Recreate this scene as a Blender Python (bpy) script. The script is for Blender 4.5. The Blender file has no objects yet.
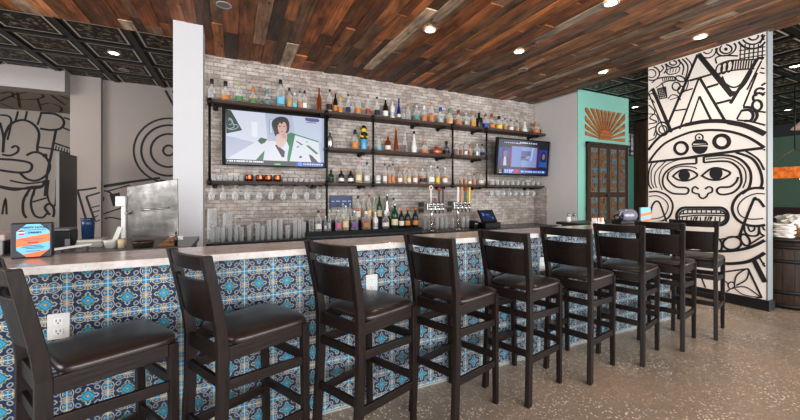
import bpy, math, random
from mathutils import Vector, Matrix
random.seed(7)
C = bpy.context.scene.collection
PI = math.pi
# ------------------------------------------------------------------ camera model (measured from the photograph)
F = 348.0; H = 1.362; HY = 194.7
YAW = math.atan((400-232.5)/F)
SN, CS = math.sin(YAW), math.cos(YAW)
def on_z(px, py, h=0.0):
    z = F*(H-h)/(py-HY); u = (px-400)/F
    return (z*(SN+u*CS), z*(CS-u*SN), h)
def on_y(px, py, Y):
    u = (px-400)/F; z = Y/(CS-u*SN)
    return (z*(SN+u*CS), Y, H-z*(py-HY)/F)
def on_x(px, py, X):
    u = (px-400)/F; z = X/(SN+u*CS)
    return (X, z*(CS-u*SN), H-z*(py-HY)/F)
def depth(X, Y): return X*SN+Y*CS

cam = bpy.data.cameras.new('camera'); co = bpy.data.objects.new('camera', cam); C.objects.link(co)
co.location = (0, 0, H); co.rotation_euler = (PI/2, 0, -YAW)
cam.sensor_width = 36; cam.lens = F/800*36; cam.shift_y = -(210-HY)/800
cam.clip_start = .05; cam.clip_end = 100
bpy.context.scene.camera = co

# ------------------------------------------------------------------ node helpers
def lin(v):
    v /= 255.0
    return v/12.92 if v <= .04045 else ((v+.055)/1.055)**2.4
def rgb(r, g, b): return (lin(r), lin(g), lin(b), 1)
class NT:
    def __init__(s, name):
        s.m = bpy.data.materials.new(name); s.m.use_nodes = True
        s.t = s.m.node_tree; s.t.nodes.clear()
        s.out = s.t.nodes.new('ShaderNodeOutputMaterial')
    def n(s, t, **kw):
        nd = s.t.nodes.new(t)
        for k, v in kw.items():
            if k in nd.bl_rna.properties: setattr(nd, k, v)
            else: s.put(nd.inputs[k.replace('_', ' ')], v)
        return nd
    def put(s, inp, v):
        if isinstance(v, X_): v = v.s
        if isinstance(v, bpy.types.NodeSocket): s.t.links.new(v, inp)
        else: inp.default_value = v
    def math(s, op, a, b=None, c=None):
        nd = s.t.nodes.new('ShaderNodeMath'); nd.operation = op
        s.put(nd.inputs[0], a)
        if b is not None: s.put(nd.inputs[1], b)
        if c is not None: s.put(nd.inputs[2], c)
        return X_(s, nd.outputs[0])
    def mix(s, f, a, b, mode='MIX'):
        nd = s.t.nodes.new('ShaderNodeMix'); nd.data_type = 'RGBA'; nd.blend_type = mode
        s.put(nd.inputs[0], f); s.put(nd.inputs[6], a); s.put(nd.inputs[7], b)
        return nd.outputs[2]
    def obj(s):
        return s.n('ShaderNodeTexCoord').outputs['Object']
    def xyz(s, v):
        nd = s.n('ShaderNodeSeparateXYZ', Vector=v)
        return [X_(s, o) for o in nd.outputs]
    def comb(s, x, y, z=0.0):
        nd = s.t.nodes.new('ShaderNodeCombineXYZ')
        for i, v in enumerate((x, y, z)): s.put(nd.inputs[i], v)
        return nd.outputs[0]
    def noise(s, v, scale, detail=3, rough=.5):
        nd = s.n('ShaderNodeTexNoise', Scale=scale, Detail=detail, Roughness=rough)
        if v is not None: s.put(nd.inputs['Vector'], v)
        return X_(s, nd.outputs['Fac'])
    def ramp(s, f, stops, interp='LINEAR'):
        nd = s.t.nodes.new('ShaderNodeValToRGB'); r = nd.color_ramp; r.interpolation = interp
        while len(r.elements) < len(stops): r.elements.new(.5)
        for e, (p, c) in zip(r.elements, stops): e.position = p; e.color = c
        s.put(nd.inputs[0], f); return nd.outputs[0]
    def bump(s, h, strength=.3, dist=.01):
        nd = s.n('ShaderNodeBump', Strength=strength, Distance=dist); s.put(nd.inputs['Height'], h)
        return nd.outputs[0]
    def bsdf(s, **kw):
        nd = s.t.nodes.new('ShaderNodeBsdfPrincipled')
        for k, v in kw.items(): s.put(nd.inputs[k.replace('_', ' ')], v)
        return nd
    def fin(s, sock):
        if hasattr(sock, 'outputs'): sock = sock.outputs[0]
        s.t.links.new(sock, s.out.inputs[0]); return s.m
class X_:
    def __init__(s, nt, sock): s.nt = nt; s.s = sock
    def __add__(s, o): return s.nt.math('ADD', s, o)
    def __radd__(s, o): return s.nt.math('ADD', o, s)
    def __sub__(s, o): return s.nt.math('SUBTRACT', s, o)
    def __rsub__(s, o): return s.nt.math('SUBTRACT', o, s)
    def __mul__(s, o): return s.nt.math('MULTIPLY', s, o)
    __rmul__ = __mul__
    def __truediv__(s, o): return s.nt.math('DIVIDE', s, o)
    def abs(s): return s.nt.math('ABSOLUTE', s)
    def sqrt(s): return s.nt.math('SQRT', s)
    def frac(s): return s.nt.math('FRACT', s)
    def lt(s, o): return s.nt.math('LESS_THAN', s, o)
    def gt(s, o): return s.nt.math('GREATER_THAN', s, o)
    def max(s, o): return s.nt.math('MAXIMUM', s, o)
    def min(s, o): return s.nt.math('MINIMUM', s, o)

_pl = {}
def plain(r, g, b, rough=.6, metal=0.0, spec=.5, emit=0.0):
    k = (r, g, b, rough, metal, spec, emit)
    if k in _pl: return _pl[k]
    t = NT('paint_%d_%d_%d' % (r, g, b)); c = rgb(r, g, b)
    nz = t.noise(t.obj(), 6, 3)
    col = t.mix(nz*.22, c, (c[0]*.7, c[1]*.7, c[2]*.7, 1))
    kw = dict(Base_Color=col, Roughness=rough, Metallic=metal, Specular_IOR_Level=spec)
    if emit: kw.update(Emission_Color=c, Emission_Strength=emit)
    _pl[k] = t.fin(t.bsdf(**kw)); return _pl[k]
def screen(r, g, b, s=.9):
    k = ('scr', r, g, b, s)
    if k in _pl: return _pl[k]
    t = NT('screen_glow'); c = rgb(r, g, b)
    _pl[k] = t.fin(t.bsdf(Base_Color=(c[0]*.05, c[1]*.05, c[2]*.05, 1), Roughness=.3, Emission_Color=c, Emission_Strength=s)); return _pl[k]
def wood(name, c1, c2, axis=1, rough=.45, sc=22, spec=.3):
    t = NT(name); x, y, z = t.xyz(t.obj())
    f = [1.0, 1.0, 1.0]; f[axis] = .07
    v = t.comb(x*f[0], y*f[1], z*f[2])
    g = t.noise(v, sc*2.2, 5, .65)
    col = t.ramp(g, [(.3, c1), (.7, c2)])
    return t.fin(t.bsdf(Base_Color=col, Roughness=rough, Specular_IOR_Level=spec, Normal=t.bump(g, .25, .004)))
def glass(name, tint, body=.12, bodycol=(.8, .85, .85, 1), gl=.5, edge=.75):
    t = NT(name)
    tr = t.n('ShaderNodeBsdfTransparent', Color=tint)
    df = t.bsdf(Base_Color=bodycol, Roughness=.12)
    lw = t.n('ShaderNodeLayerWeight', Blend=gl)
    fac = X_(t, lw.outputs['Facing'])*edge+body
    mx = t.n('ShaderNodeMixShader'); t.put(mx.inputs[0], fac)
    t.t.links.new(tr.outputs[0], mx.inputs[1]); t.t.links.new(df.outputs[0], mx.inputs[2])
    return t.fin(mx)

# ------------------------------------------------------------------ mesh helpers
class MB:
    def __init__(s): s.v = []; s.f = []; s.sm = []
    def add(s, vs, fs, smooth=False):
        o = len(s.v); s.v += [tuple(p) for p in vs]
        for f in fs: s.f.append([i+o for i in f]); s.sm.append(smooth)
        return s
    def box(s, a, b):
        x0, y0, z0 = [min(p, q) for p, q in zip(a, b)]; x1, y1, z1 = [max(p, q) for p, q in zip(a, b)]
        return s.add([(x0,y0,z0),(x1,y0,z0),(x1,y1,z0),(x0,y1,z0),(x0,y0,z1),(x1,y0,z1),(x1,y1,z1),(x0,y1,z1)],
                     [(0,3,2,1),(4,5,6,7),(0,1,5,4),(1,2,6,5),(2,3,7,6),(3,0,4,7)])
    def bar(s, p, q, w, h, up=(0,0,1)):            # rectangular bar from p to q; w across, h along up
        p = Vector(p); q = Vector(q); d = (q-p).normalized(); up = Vector(up)
        sd = d.cross(up).normalized()*w/2; u = sd.cross(d).normalized()*h/2
        vs = [p-sd-u, p+sd-u, p+sd+u, p-sd+u, q-sd-u, q+sd-u, q+sd+u, q-sd+u]
        return s.add(vs, [(3,2,1,0),(4,5,6,7),(0,1,5,4),(1,2,6,5),(2,3,7,6),(3,0,4,7)])
    def sweep(s, rings, closed_caps=True, smooth=False):
        n = len(rings[0]); vs = [p for r in rings for p in r]; fs = []
        for i in range(len(rings)-1):
            for j in range(n):
                k = (j+1) % n
                fs.append((i*n+j, i*n+k, (i+1)*n+k, (i+1)*n+j))
        o = len(s.v); s.add(vs, fs, smooth)
        if closed_caps:
            s.f.append([o+j for j in reversed(range(n))]); s.sm.append(False)
            s.f.append([o+(len(rings)-1)*n+j for j in range(n)]); s.sm.append(False)
        return s
    def lathe(s, prof, seg=16, c=(0,0,0), power=None, axis='z', sx=1, sy=1, caps=True):
        rings = []
        for r, z in prof:
            ring = []
            for k in range(seg):
                a = 2*PI*(k+.5)/seg; ca, sa = math.cos(a), math.sin(a)
                q = 1.0
                if power: q = (abs(ca)**power+abs(sa)**power)**(-1.0/power)
                x, y = r*q*ca*sx, r*q*sa*sy
                if axis == 'z': ring.append((c[0]+x, c[1]+y, c[2]+z))
                elif axis == 'y': ring.append((c[0]+x, c[1]-z, c[2]+y))
                else: ring.append((c[0]+z, c[1]+x, c[2]+y))
            rings.append(ring)
        return s.sweep(rings, caps, True)
    def tube(s, pts, r, seg=8):
        pts = [Vector(p) for p in pts]; rings = []
        for i, p in enumerate(pts):
            d = (pts[min(i+1, len(pts)-1)]-pts[max(i-1, 0)]).normalized()
            up = Vector((0,0,1)) if abs(d.z) < .9 else Vector((1,0,0))
            a = d.cross(up).normalized(); b = d.cross(a).normalized()
            rr = r[i] if isinstance(r, (list, tuple)) else r
            rings.append([p+a*rr*math.cos(2*PI*k/seg)+b*rr*math.sin(2*PI*k/seg) for k in range(seg)])
        return s.sweep(rings, True, True)
    def prism(s, pts, n, t):                        # flat polygon extruded by vector n*t
        n = Vector(n)*t; m = len(pts)
        vs = [Vector(p) for p in pts]+[Vector(p)+n for p in pts]
        fs = [list(reversed(range(m))), [m+i for i in range(m)]]
        fs += [(i, (i+1) % m, m+(i+1) % m, m+i) for i in range(m)]
        return s.add(vs, fs)
    def build(s, name, mat, parent=None, loc=(0,0,0), bevel=0.0):
        me = bpy.data.meshes.new(name); me.from_pydata(s.v, [], s.f)
        me.polygons.foreach_set('use_smooth', s.sm); me.update()
        import bmesh
        bm = bmesh.new(); bm.from_mesh(me); bmesh.ops.recalc_face_normals(bm, faces=bm.faces); bm.to_mesh(me); bm.free()
        o = bpy.data.objects.new(name, me); C.objects.link(o); o.location = loc
        if mat: me.materials.append(mat)
        if parent: o.parent = parent
        if bevel:
            b = o.modifiers.new('bevel', 'BEVEL'); b.width = bevel; b.segments = 2; b.limit_method = 'ANGLE'
        return o
def B(a, b): return MB().box(a, b)
def tag(o, label=None, cat=None, group=None, kind=None):
    if label: o['label'] = label
    if cat: o['category'] = cat
    if group: o['group'] = group
    if kind: o['kind'] = kind
    return o
def thing(name, label, cat, loc=(0,0,0), rz=0, group=None):
    o = bpy.data.objects.new(name, None); C.objects.link(o); o.empty_display_size = .1
    o.location = loc; o.rotation_euler = (0, 0, rz)
    return tag(o, label, cat, group)
def struct(name, mb, mat, label=None, parent=None):
    o = mb.build(name, mat, parent)
    if not parent: o['kind'] = 'structure'
    if label and not parent: o['label'] = label; o['category'] = name.split('_')[0]
    return o
def copy_tree(o, parent=None):
    c = o.copy(); C.objects.link(c)
    if parent: c.parent = parent
    for ch in list(o.children): copy_tree(ch, c)
    return c
ORD = ['zeroth','first','second','third','fourth','fifth','sixth','seventh','eighth','ninth','tenth','eleventh','twelfth','thirteenth',
 'fourteenth','fifteenth','sixteenth','seventeenth','eighteenth','nineteenth','twentieth','twenty-first','twenty-second','twenty-third']
def smooth_pts(P, closed=False, n=6):
    out = []; m = len(P)
    rng = m if closed else m-1
    for i in range(rng):
        if closed: a, b, c, d = P[(i-1) % m], P[i], P[(i+1) % m], P[(i+2) % m]
        else: a, b, c, d = P[max(i-1, 0)], P[i], P[i+1], P[min(i+2, m-1)]
        for k in range(n):
            t = k/n
            out.append(tuple(.5*((2*b[j])+(-a[j]+c[j])*t+(2*a[j]-5*b[j]+4*c[j]-d[j])*t*t+(-a[j]+3*b[j]-3*c[j]+d[j])*t**3) for j in range(2)))
    if not closed: out.append(tuple(P[-1]))
    return out
def ell(cx, cy, rx, ry=None, n=28, a0=0, a1=360, tilt=0):
    ry = ry or rx; out = []
    full = abs(a1-a0) >= 360
    ct, st = math.cos(math.radians(tilt)), math.sin(math.radians(tilt))
    for k in range(n if full else n+1):
        a = math.radians(a0+(a1-a0)*k/n); x, y = rx*math.cos(a), ry*math.sin(a)
        out.append((cx+x*ct-y*st, cy+x*st+y*ct))
    return out
def text_mesh(name, body, mat, size, loc, rot, parent=None, ext=.0008, align='CENTER'):
    cu = bpy.data.curves.new(name, 'FONT'); cu.body = body; cu.size = size; cu.extrude = ext
    cu.align_x = align; cu.align_y = 'CENTER'
    o = bpy.data.objects.new(name, cu); C.objects.link(o)
    dg = bpy.context.evaluated_depsgraph_get()
    me = bpy.data.meshes.new_from_object(o.evaluated_get(dg))
    C.objects.unlink(o); bpy.data.objects.remove(o)
    m = bpy.data.objects.new(name, me); C.objects.link(m); me.materials.clear(); me.materials.append(mat)
    m.location = loc; m.rotation_euler = rot
    if parent: m.parent = parent
    return m
class Paint:                                         # ink strokes lying on a wall plane
    def __init__(s, fn, normal, inside, wscale):
        s.fn = fn; s.n = Vector(normal); s.inside = inside; s.ws = wscale; s.mb = MB(); s.k = 0; s.org = (0, 0, 1)
    def crop(s, x, y, sc): s.org = (x, y, sc); return s
    def P(s, p): return Vector(s.fn(s.org[0]+p[0]/s.org[2], s.org[1]+p[1]/s.org[2]))
    def line(s, pts, w=6, closed=False, curve=True):
        if curve and len(pts) > 2 and len(pts) < 20: pts = smooth_pts(pts, closed)
        elif not curve or len(pts) == 2:
            q = []; pp = list(pts)+([pts[0]] if closed else [])
            for a, b in zip(pp, pp[1:]):
                m = max(1, int(math.dist(a, b)/8)); q += [(a[0]+(b[0]-a[0])*k/m, a[1]+(b[1]-a[1])*k/m) for k in range(m)]
            pts = q+[pp[-1]]; closed = False
        W = [s.P(p) for p in pts]
        if closed: W.append(W[0].copy())
        run = []
        for p in W+[None]:
            if p is not None and s.inside(p): run.append(p)
            else:
                if len(run) > 1: s._rib(run, w*s.ws)
                run = []
        return s
    def _rib(s, R, w):
        s.k += 1; off = s.n*(.002+.00002*s.k); vs = []
        closed = (R[0]-R[-1]).length < 1e-6
        for i, p in enumerate(R):
            a = R[i-1] if i else (R[-2] if closed else p); b = R[i+1] if i < len(R)-1 else (R[1] if closed else p)
            d1 = (p-a); d2 = (b-p)
            d1 = d1.normalized() if d1.length > 1e-7 else d2.normalized(); d2 = d2.normalized() if d2.length > 1e-7 else d1
            d = d1+d2
            if d.length < 1e-4: d = d1
            d.normalize(); sd = d.cross(s.n).normalized()
            cosb = max(.45, d.dot(d1))
            sd *= w/2/cosb
            vs += [p+sd+off, p-sd+off]
        fs = [(2*i, 2*i+1, 2*i+3, 2*i+2) for i in range(len(R)-1)]
        s.mb.add(vs, fs)
    def fill(s, pts):
        s.k += 1; off = s.n*(.002+.00002*s.k)
        s.mb.add([s.P(p)+off for p in pts], [list(range(len(pts)))]); return s
# ------------------------------------------------------------------ materials
INK = plain(28, 27, 32, .7)
BLACKMETAL = plain(22, 22, 24, .45, .4)
BLACKPLASTIC = plain(14, 14, 16, .4, 0, .3)
STEEL = plain(178, 178, 176, .28, .95)
CHROME = plain(215, 215, 215, .12, 1)
WHITEP = plain(215, 213, 208, .5)
def m_plank():
    t = NT('reclaimed_plank_wood')
    at = t.n('ShaderNodeAttribute', attribute_name='tone'); x, y, z = t.xyz(t.obj())
    a = X_(t, at.outputs['Alpha'])
    v = t.comb(x*1.0+a*31, y*.06+a*7, z)
    g = t.noise(v, 42, 6, .7); g2 = t.noise(t.comb(x+a*9, y*.35, z), 7, 4, .6)
    g = X_(t, t.ramp(g, [(.36, (0,0,0,1)), (.62, (1,1,1,1))]))
    col = t.mix(g, t.mix(.55, at.outputs['Color'], (0,0,0,1)), at.outputs['Color'])
    k = t.ramp(g2, [(.3, (.85,.82,.8,1)), (.62, (3.0,2.95,2.8,1))])
    col = t.mix(1.0, col, k, 'MULTIPLY')
    kn = t.n('ShaderNodeTexVoronoi', Scale=3.2); t.put(kn.inputs['Vector'], t.comb(x*1.4+a*5, y*.7, z))
    col = t.mix(X_(t, kn.outputs['Distance']).lt(.075)*.8, col, (.012,.008,.006,1))
    return t.fin(t.bsdf(Base_Color=col, Roughness=.6, Normal=t.bump(g, .4, .006)))
def m_brick():
    t = NT('whitewashed_brick'); x, y, z = t.xyz(t.obj())
    v = t.comb(x+y, z, 0)
    nz = t.noise(t.obj(), 2.2, 4, .6); nf = t.noise(t.obj(), 30, 3, .7); nd = t.noise(t.obj(), 9, 4, .65)
    br = t.n('ShaderNodeTexBrick', Scale=1.0, Mortar_Size=.005, Mortar_Smooth=.3, Bias=0.0, Brick_Width=.165, Row_Height=.054,
             Color1=rgb(204,197,191), Color2=rgb(168,158,149), Mortar=rgb(158,149,141))
    t.put(br.inputs['Vector'], v)
    col = t.mix((nz-.42).max(0)*1.6, br.outputs['Color'], rgb(116,94,76))
    col = t.mix((nd-.5).max(0)*2.6, col, rgb(222,214,206))
    col = t.mix((nf-.54).max(0)*4.0, col, rgb(70,58,52))
    hgt = X_(t, br.outputs['Fac'])*-1.0+nf*.5
    return t.fin(t.bsdf(Base_Color=col, Roughness=.85, Normal=t.bump(hgt, .7, .012)))
def m_tile():
    t = NT('talavera_tile'); x, y, z = t.xyz(t.obj()); P = .1524
    u = ((x+y*1.0)*(1/P)+.478).frac()-.5; v = (z*(1/P)+.898).frac()-.5
    au, av = u.abs(), v.abs(); a = au.max(av); b = au.min(av); e = .5-a
    navy = (.003,.011,.046,1); turq = (.006,.22,.38,1); blue = (.006,.17,.32,1); wht = (.36,.36,.31,1); org = (.40,.24,.06,1); grn = (.12,.20,.03,1); gry = (.25,.27,.28,1)
    nz = t.noise(t.obj(), 70, 2)
    col = t.mix(nz*.4, navy, (.006,.035,.13,1))
    # pale scrolls between flower and border
    ch = ((a-.27+b*.9).abs().lt(.022))*b.lt(.075); col = t.mix(ch, col, wht)
    r = ((a-.245)*(a-.245)+(b-.225)*(b-.225)).sqrt()
    col = t.mix((r-.052).abs().lt(.019), col, gry)
    sc = ((a*a+b*b).sqrt()-.36-b*.25).abs().lt(.018); col = t.mix(sc*b.lt(.13), col, gry)
    g = ((a-.12)*(a-.12)+(b-.12)*(b-.12)).sqrt(); 
    rr = (a*a+b*b).sqrt()
    pet = rr-(a-b)*.28
    col = t.mix((pet-.145).abs().lt(.013)*b.gt(.02), col, wht)
    col = t.mix(pet.lt(.122), col, turq)
    col = t.mix(g.lt(.036), col, grn)
    col = t.mix(((pet-.08).abs().lt(.012)), col, (.03,.33,.50,1))
    col = t.mix(rr.lt(.045), col, org); col = t.mix(rr.lt(.022), col, wht)
    # loops along the edges
    q = b-.19; d = (q*q+e*e).sqrt()
    col = t.mix(d.lt(.172), col, wht)
    col = t.mix((d-.130).abs().lt(.014), col, navy)
    col = t.mix(d.lt(.112), col, wht)
    col = t.mix((d-.122).abs().lt(.020)*(q.abs().gt(.10)), col, org)
    col = t.mix((q.abs()-.048).abs().lt(.037)*(e-.050).abs().lt(.037), col, blue)
    col = t.mix(d.lt(.02), col, navy)
    cn = b.gt(.40); col = t.mix(cn*e.lt(.085), col, turq)
    col = t.mix((b-.375).abs().lt(.013)*e.lt(.10), col, wht)
    col = t.mix(b.lt(.016)*e.lt(.17), col, wht)
    gl = e.lt(.012); col = t.mix(gl, col, (.46,.50,.50,1))
    wx = t.noise(t.obj(), 3, 2); col = t.mix(wx*.10, col, (.2,.26,.3,1), 'MIX')
    return t.fin(t.bsdf(Base_Color=col, Roughness=.3, Specular_IOR_Level=.3, Normal=t.bump(gl*-1.0, .3, .003)))
def m_floor():
    t = NT('polished_aggregate_concrete'); o = t.obj()
    n1 = t.noise(o, .9, 4, .6); n2 = t.noise(o, 5, 5, .65); n3 = t.noise(o, 60, 3, .6)
    col = t.ramp(n1, [(.3, rgb(148,135,120)), (.5, rgb(172,154,133)), (.72, rgb(186,159,130))])
    col = t.mix((n2-.4).max(0)*1.3, col, rgb(146,134,124)); col = t.mix(n3*.3, col, rgb(126,111,97))
    vo = t.n('ShaderNodeTexVoronoi', Scale=58.0); t.put(vo.inputs['Vector'], o)
    cl = t.xyz(vo.outputs['Color'])
    patch = (t.noise(o, 1.6, 3, .6)-.42).max(0)*3.2
    fl = X_(t, vo.outputs['Distance']).lt(.34)*cl[0].gt(.50)*(patch+.34)
    col = t.mix(fl, col, rgb(252,242,224))
    vo2 = t.n('ShaderNodeTexVoronoi', Scale=80.0); t.put(vo2.inputs['Vector'], o)
    c2 = t.xyz(vo2.outputs['Color']); col = t.mix(X_(t, vo2.outputs['Distance']).lt(.32)*c2[1].gt(.72)*.5, col, rgb(62,54,50))
    return t.fin(t.bsdf(Base_Color=col, Roughness=n2*.25+.16, Specular_IOR_Level=.45))
def m_tin():
    t = NT('pressed_tin_panel'); x, y, z = t.xyz(t.obj()); P = .68
    u = ((x+2.50)*(1/P)).frac(); v = ((y-5.80)*(1/P)).frac()
    e = ((u-.5).abs()).max((v-.5).abs()); e = .5-e
    n = t.noise(t.obj(), 15, 4, .75)
    orn = t.ramp(n, [(.44, rgb(10,9,8)), (.53, rgb(54,46,38)), (.60, rgb(150,138,118))])  # pale scrolls, with highlights of the relief put into the colour
    col = t.mix(e.gt(.20), rgb(30,26,22), orn)
    col = t.mix((e-.135).abs().lt(.016), col, rgb(206,200,190))
    col = t.mix((e-.175).abs().lt(.010), col, rgb(24,21,19))
    col = t.mix(e.lt(.10), col, rgb(15,14,13))
    return t.fin(t.bsdf(Base_Color=col, Roughness=.5, Metallic=.1, Specular_IOR_Level=.25, Normal=t.bump(n*e.gt(.2), .5, .02)))
def m_marble():
    t = NT('pale_speckled_stone'); o = t.obj()
    n = t.noise(o, 9, 6, .7); n2 = t.noise(o, 55, 3, .7)
    col = t.ramp(n, [(.35, rgb(186,178,172)), (.6, rgb(212,206,200)), (.75, rgb(160,152,148))])
    col = t.mix((n2-.57).max(0)*4.0, col, rgb(110,104,102))
    return t.fin(t.bsdf(Base_Color=col, Roughness=.16))
PLANK, BRICK, TILE, FLOOR, TIN, MARBLE = m_plank(), m_brick(), m_tile(), m_floor(), m_tin(), m_marble()
STOOLWOOD = wood('espresso_wood', rgb(13,9,8), rgb(40,28,24), 2, .4, 30)
STOOLWOODX = wood('espresso_wood_side', rgb(13,9,8), rgb(43,30,25), 0, .4, 30)
STOOLWOODY = wood('espresso_wood_cross', rgb(12,8,7), rgb(34,23,19), 1, .4, 30)
SHELFWOOD = wood('dark_shelf_wood', rgb(48,35,29), rgb(98,76,62), 0, .6, 18)
BARRELWOOD = wood('barrel_wood', rgb(28,19,14), rgb(66,45,31), 2, .6, 14)
POSTWOOD = wood('old_post_wood', rgb(40,28,22), rgb(92,66,50), 2, .7, 9)
def m_leather():
    t = NT('dark_brown_leather'); n = t.noise(t.obj(), 120, 3, .6); n2 = t.noise(t.obj(), 8, 3)
    col = t.mix(n2, rgb(36,28,25), rgb(54,42,37))
    return t.fin(t.bsdf(Base_Color=col, Roughness=.32, Normal=t.bump(n, .05, .002), Specular_IOR_Level=.6))
LEATHER = m_leather()

# ------------------------------------------------------------------ setting
ZC = 3.27; ZT = 3.35
struct('floor', B((-7,-5,-.1), (15,10,0)), FLOOR)
# plank ceiling: every board modelled with its own tone, all one ceiling surface
def plank_ceiling():
    mb = MB(); tones = []
    pal = [(128,76,44),(100,60,38),(78,50,37),(146,92,54),(62,44,36),(112,84,66),(88,62,46),(150,104,72),(118,66,38),(92,54,34),(134,84,50),(108,64,40)]
    x = -7.0; XE = 5.70
    while x < XE:
        w = min(random.choice((.085,.10,.12,.13,.145,.16)), XE-x)
        if XE-x-w < .05: w = XE-x
        ym = 5.43 if x > -.44 else 5.0
        y = -3.0-random.random()
        while y < ym:
            L = random.choice((.5,.7,.95,1.2,1.5,1.9)); y1 = min(y+L, ym)
            if ym-y1 < .15: y1 = ym
            z = ZC+random.choice((0,0,.004,.008,.014,.02)); c = random.choice(pal); k = random.uniform(.8,1.15)
            if random.random() < .05: c = (136,118,104)
            if x > 3.2: c = tuple(q*.72+100*.28 for q in c)
            n0 = len(mb.v); mb.box((x+.0015, y+.0015, z), (x+w-.0015, y1-.0015, ZC+.05)); al = random.random()
            tones += [(lin(min(255,c[0]*k)), lin(min(255,c[1]*k*1.02)), lin(min(255,c[2]*k)), al)]*8
            y = y1
        x += w
    n0 = len(mb.v); mb.box((-7,-4,ZC+.03), (XE-.001,4.999,ZC+.075)); mb.box((-.44,4.9,ZC+.03), (XE-.001,5.43,ZC+.075)); tones += [(.01,.008,.007,0)]*16
    o = mb.build('ceiling', PLANK); at = o.data.attributes.new('tone', 'FLOAT_COLOR', 'POINT')
    at.data.foreach_set('color', [q for c in tones for q in c])
    o['kind'] = 'structure'
plank_ceiling()
def tin_ceiling():
    o = struct('ceiling_tin', MB().box((-7,-5,ZT), (15,10,ZT+.05)), TIN)
    mb = MB(); P = .68
    for i in range(-7, 27):
        x = -2.50+i*P
        if -7 < x < 15: mb.box((x-.035,-5,ZT-.02), (x+.035,10,ZT))
    for j in range(-16, 7):
        y = 5.80+j*P
        if -5 < y < 10: mb.box((-7,y-.035,ZT-.017), (15,y+.035,ZT))
    mb.build('tin_rib', plain(15,14,14,.45,.2), o)
tin_ceiling()
struct('wall_back', B((-.42,5.43,0), (5.85,5.58,ZT)), BRICK)
struct('wall_side', B((5.80,4.42,0), (5.95,5.43,ZT)), plain(206,203,200,.8))
struct('trim_1', B((5.775,5.10,0), (5.80,5.43,1.50)), BRICK)
TEAL = plain(134,184,170,.7)
tw = struct('wall_teal', B((5.80,4.405,0), (7.332,4.42,ZT)), TEAL)
struct('wall_teal_return', B((7.31,4.42,0), (7.332,7.0,ZT)), TEAL)
# white column standing behind the bar
struct('wall_column', B((-.585,4.50,0), (-.30,4.80,ZT)), plain(196,196,198,.6))
# mural wall
MX = 5.64
mw = struct('wall_mural', B((MX,1.816,0), (MX+.13,3.10,ZT)), plain(248,239,230,.7))
struct('trim_2', B((MX-.001,1.80,0), (MX+.131,1.816,ZT)), plain(140,144,144,.5))
struct('baseboard_mural', B((MX-.018,1.785,0), (MX+.145,3.10,.125)), plain(24,24,28,.4))
# rooms beyond
struct('wall_far_right', B((14.0,-5,0), (14.2,10,3.0)), plain(96,122,104,.8))
struct('trim_3', B((13.9,-5,3.0), (14.2,10,ZT)), plain(58,58,60,.8))
struct('wall_far_back', B((7.332,7.0,0), (14.0,7.2,ZT)), plain(84,150,130,.8))
struct('wall_kitchen_back', B((-2.45,7.65,0), (-.30,7.8,ZT)), plain(158,150,144,.8))
struct('wall_kitchen_side', B((-.32,5.58,0), (-.2,7.65,ZT)), plain(158,150,144,.8))
struct('wall_kitchen_column', B((-2.42,7.55,0), (-2.02,7.65,ZT)), plain(160,152,147,.8))
struct('trim_4', B((-7,7.35,3.01), (-2.42,7.62,ZT)), plain(160,156,154,.8))
struct('ceiling_soffit', B((-7,7.62,3.01), (-2.42,9.3,3.06)), plain(150,138,128,.8))
struct('wall_left_back', B((-7,9.3,0), (-2.3,9.45,3.06)), plain(172,164,156,.8))
struct('wall_kitchen_return', B((-2.42,7.8,0), (-2.3,9.3,3.06)), plain(158,150,144,.8))
struct('wall_left', B((-7.1,4.6,0), (-7,9.45,ZT)), plain(190,186,180,.8))

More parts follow.
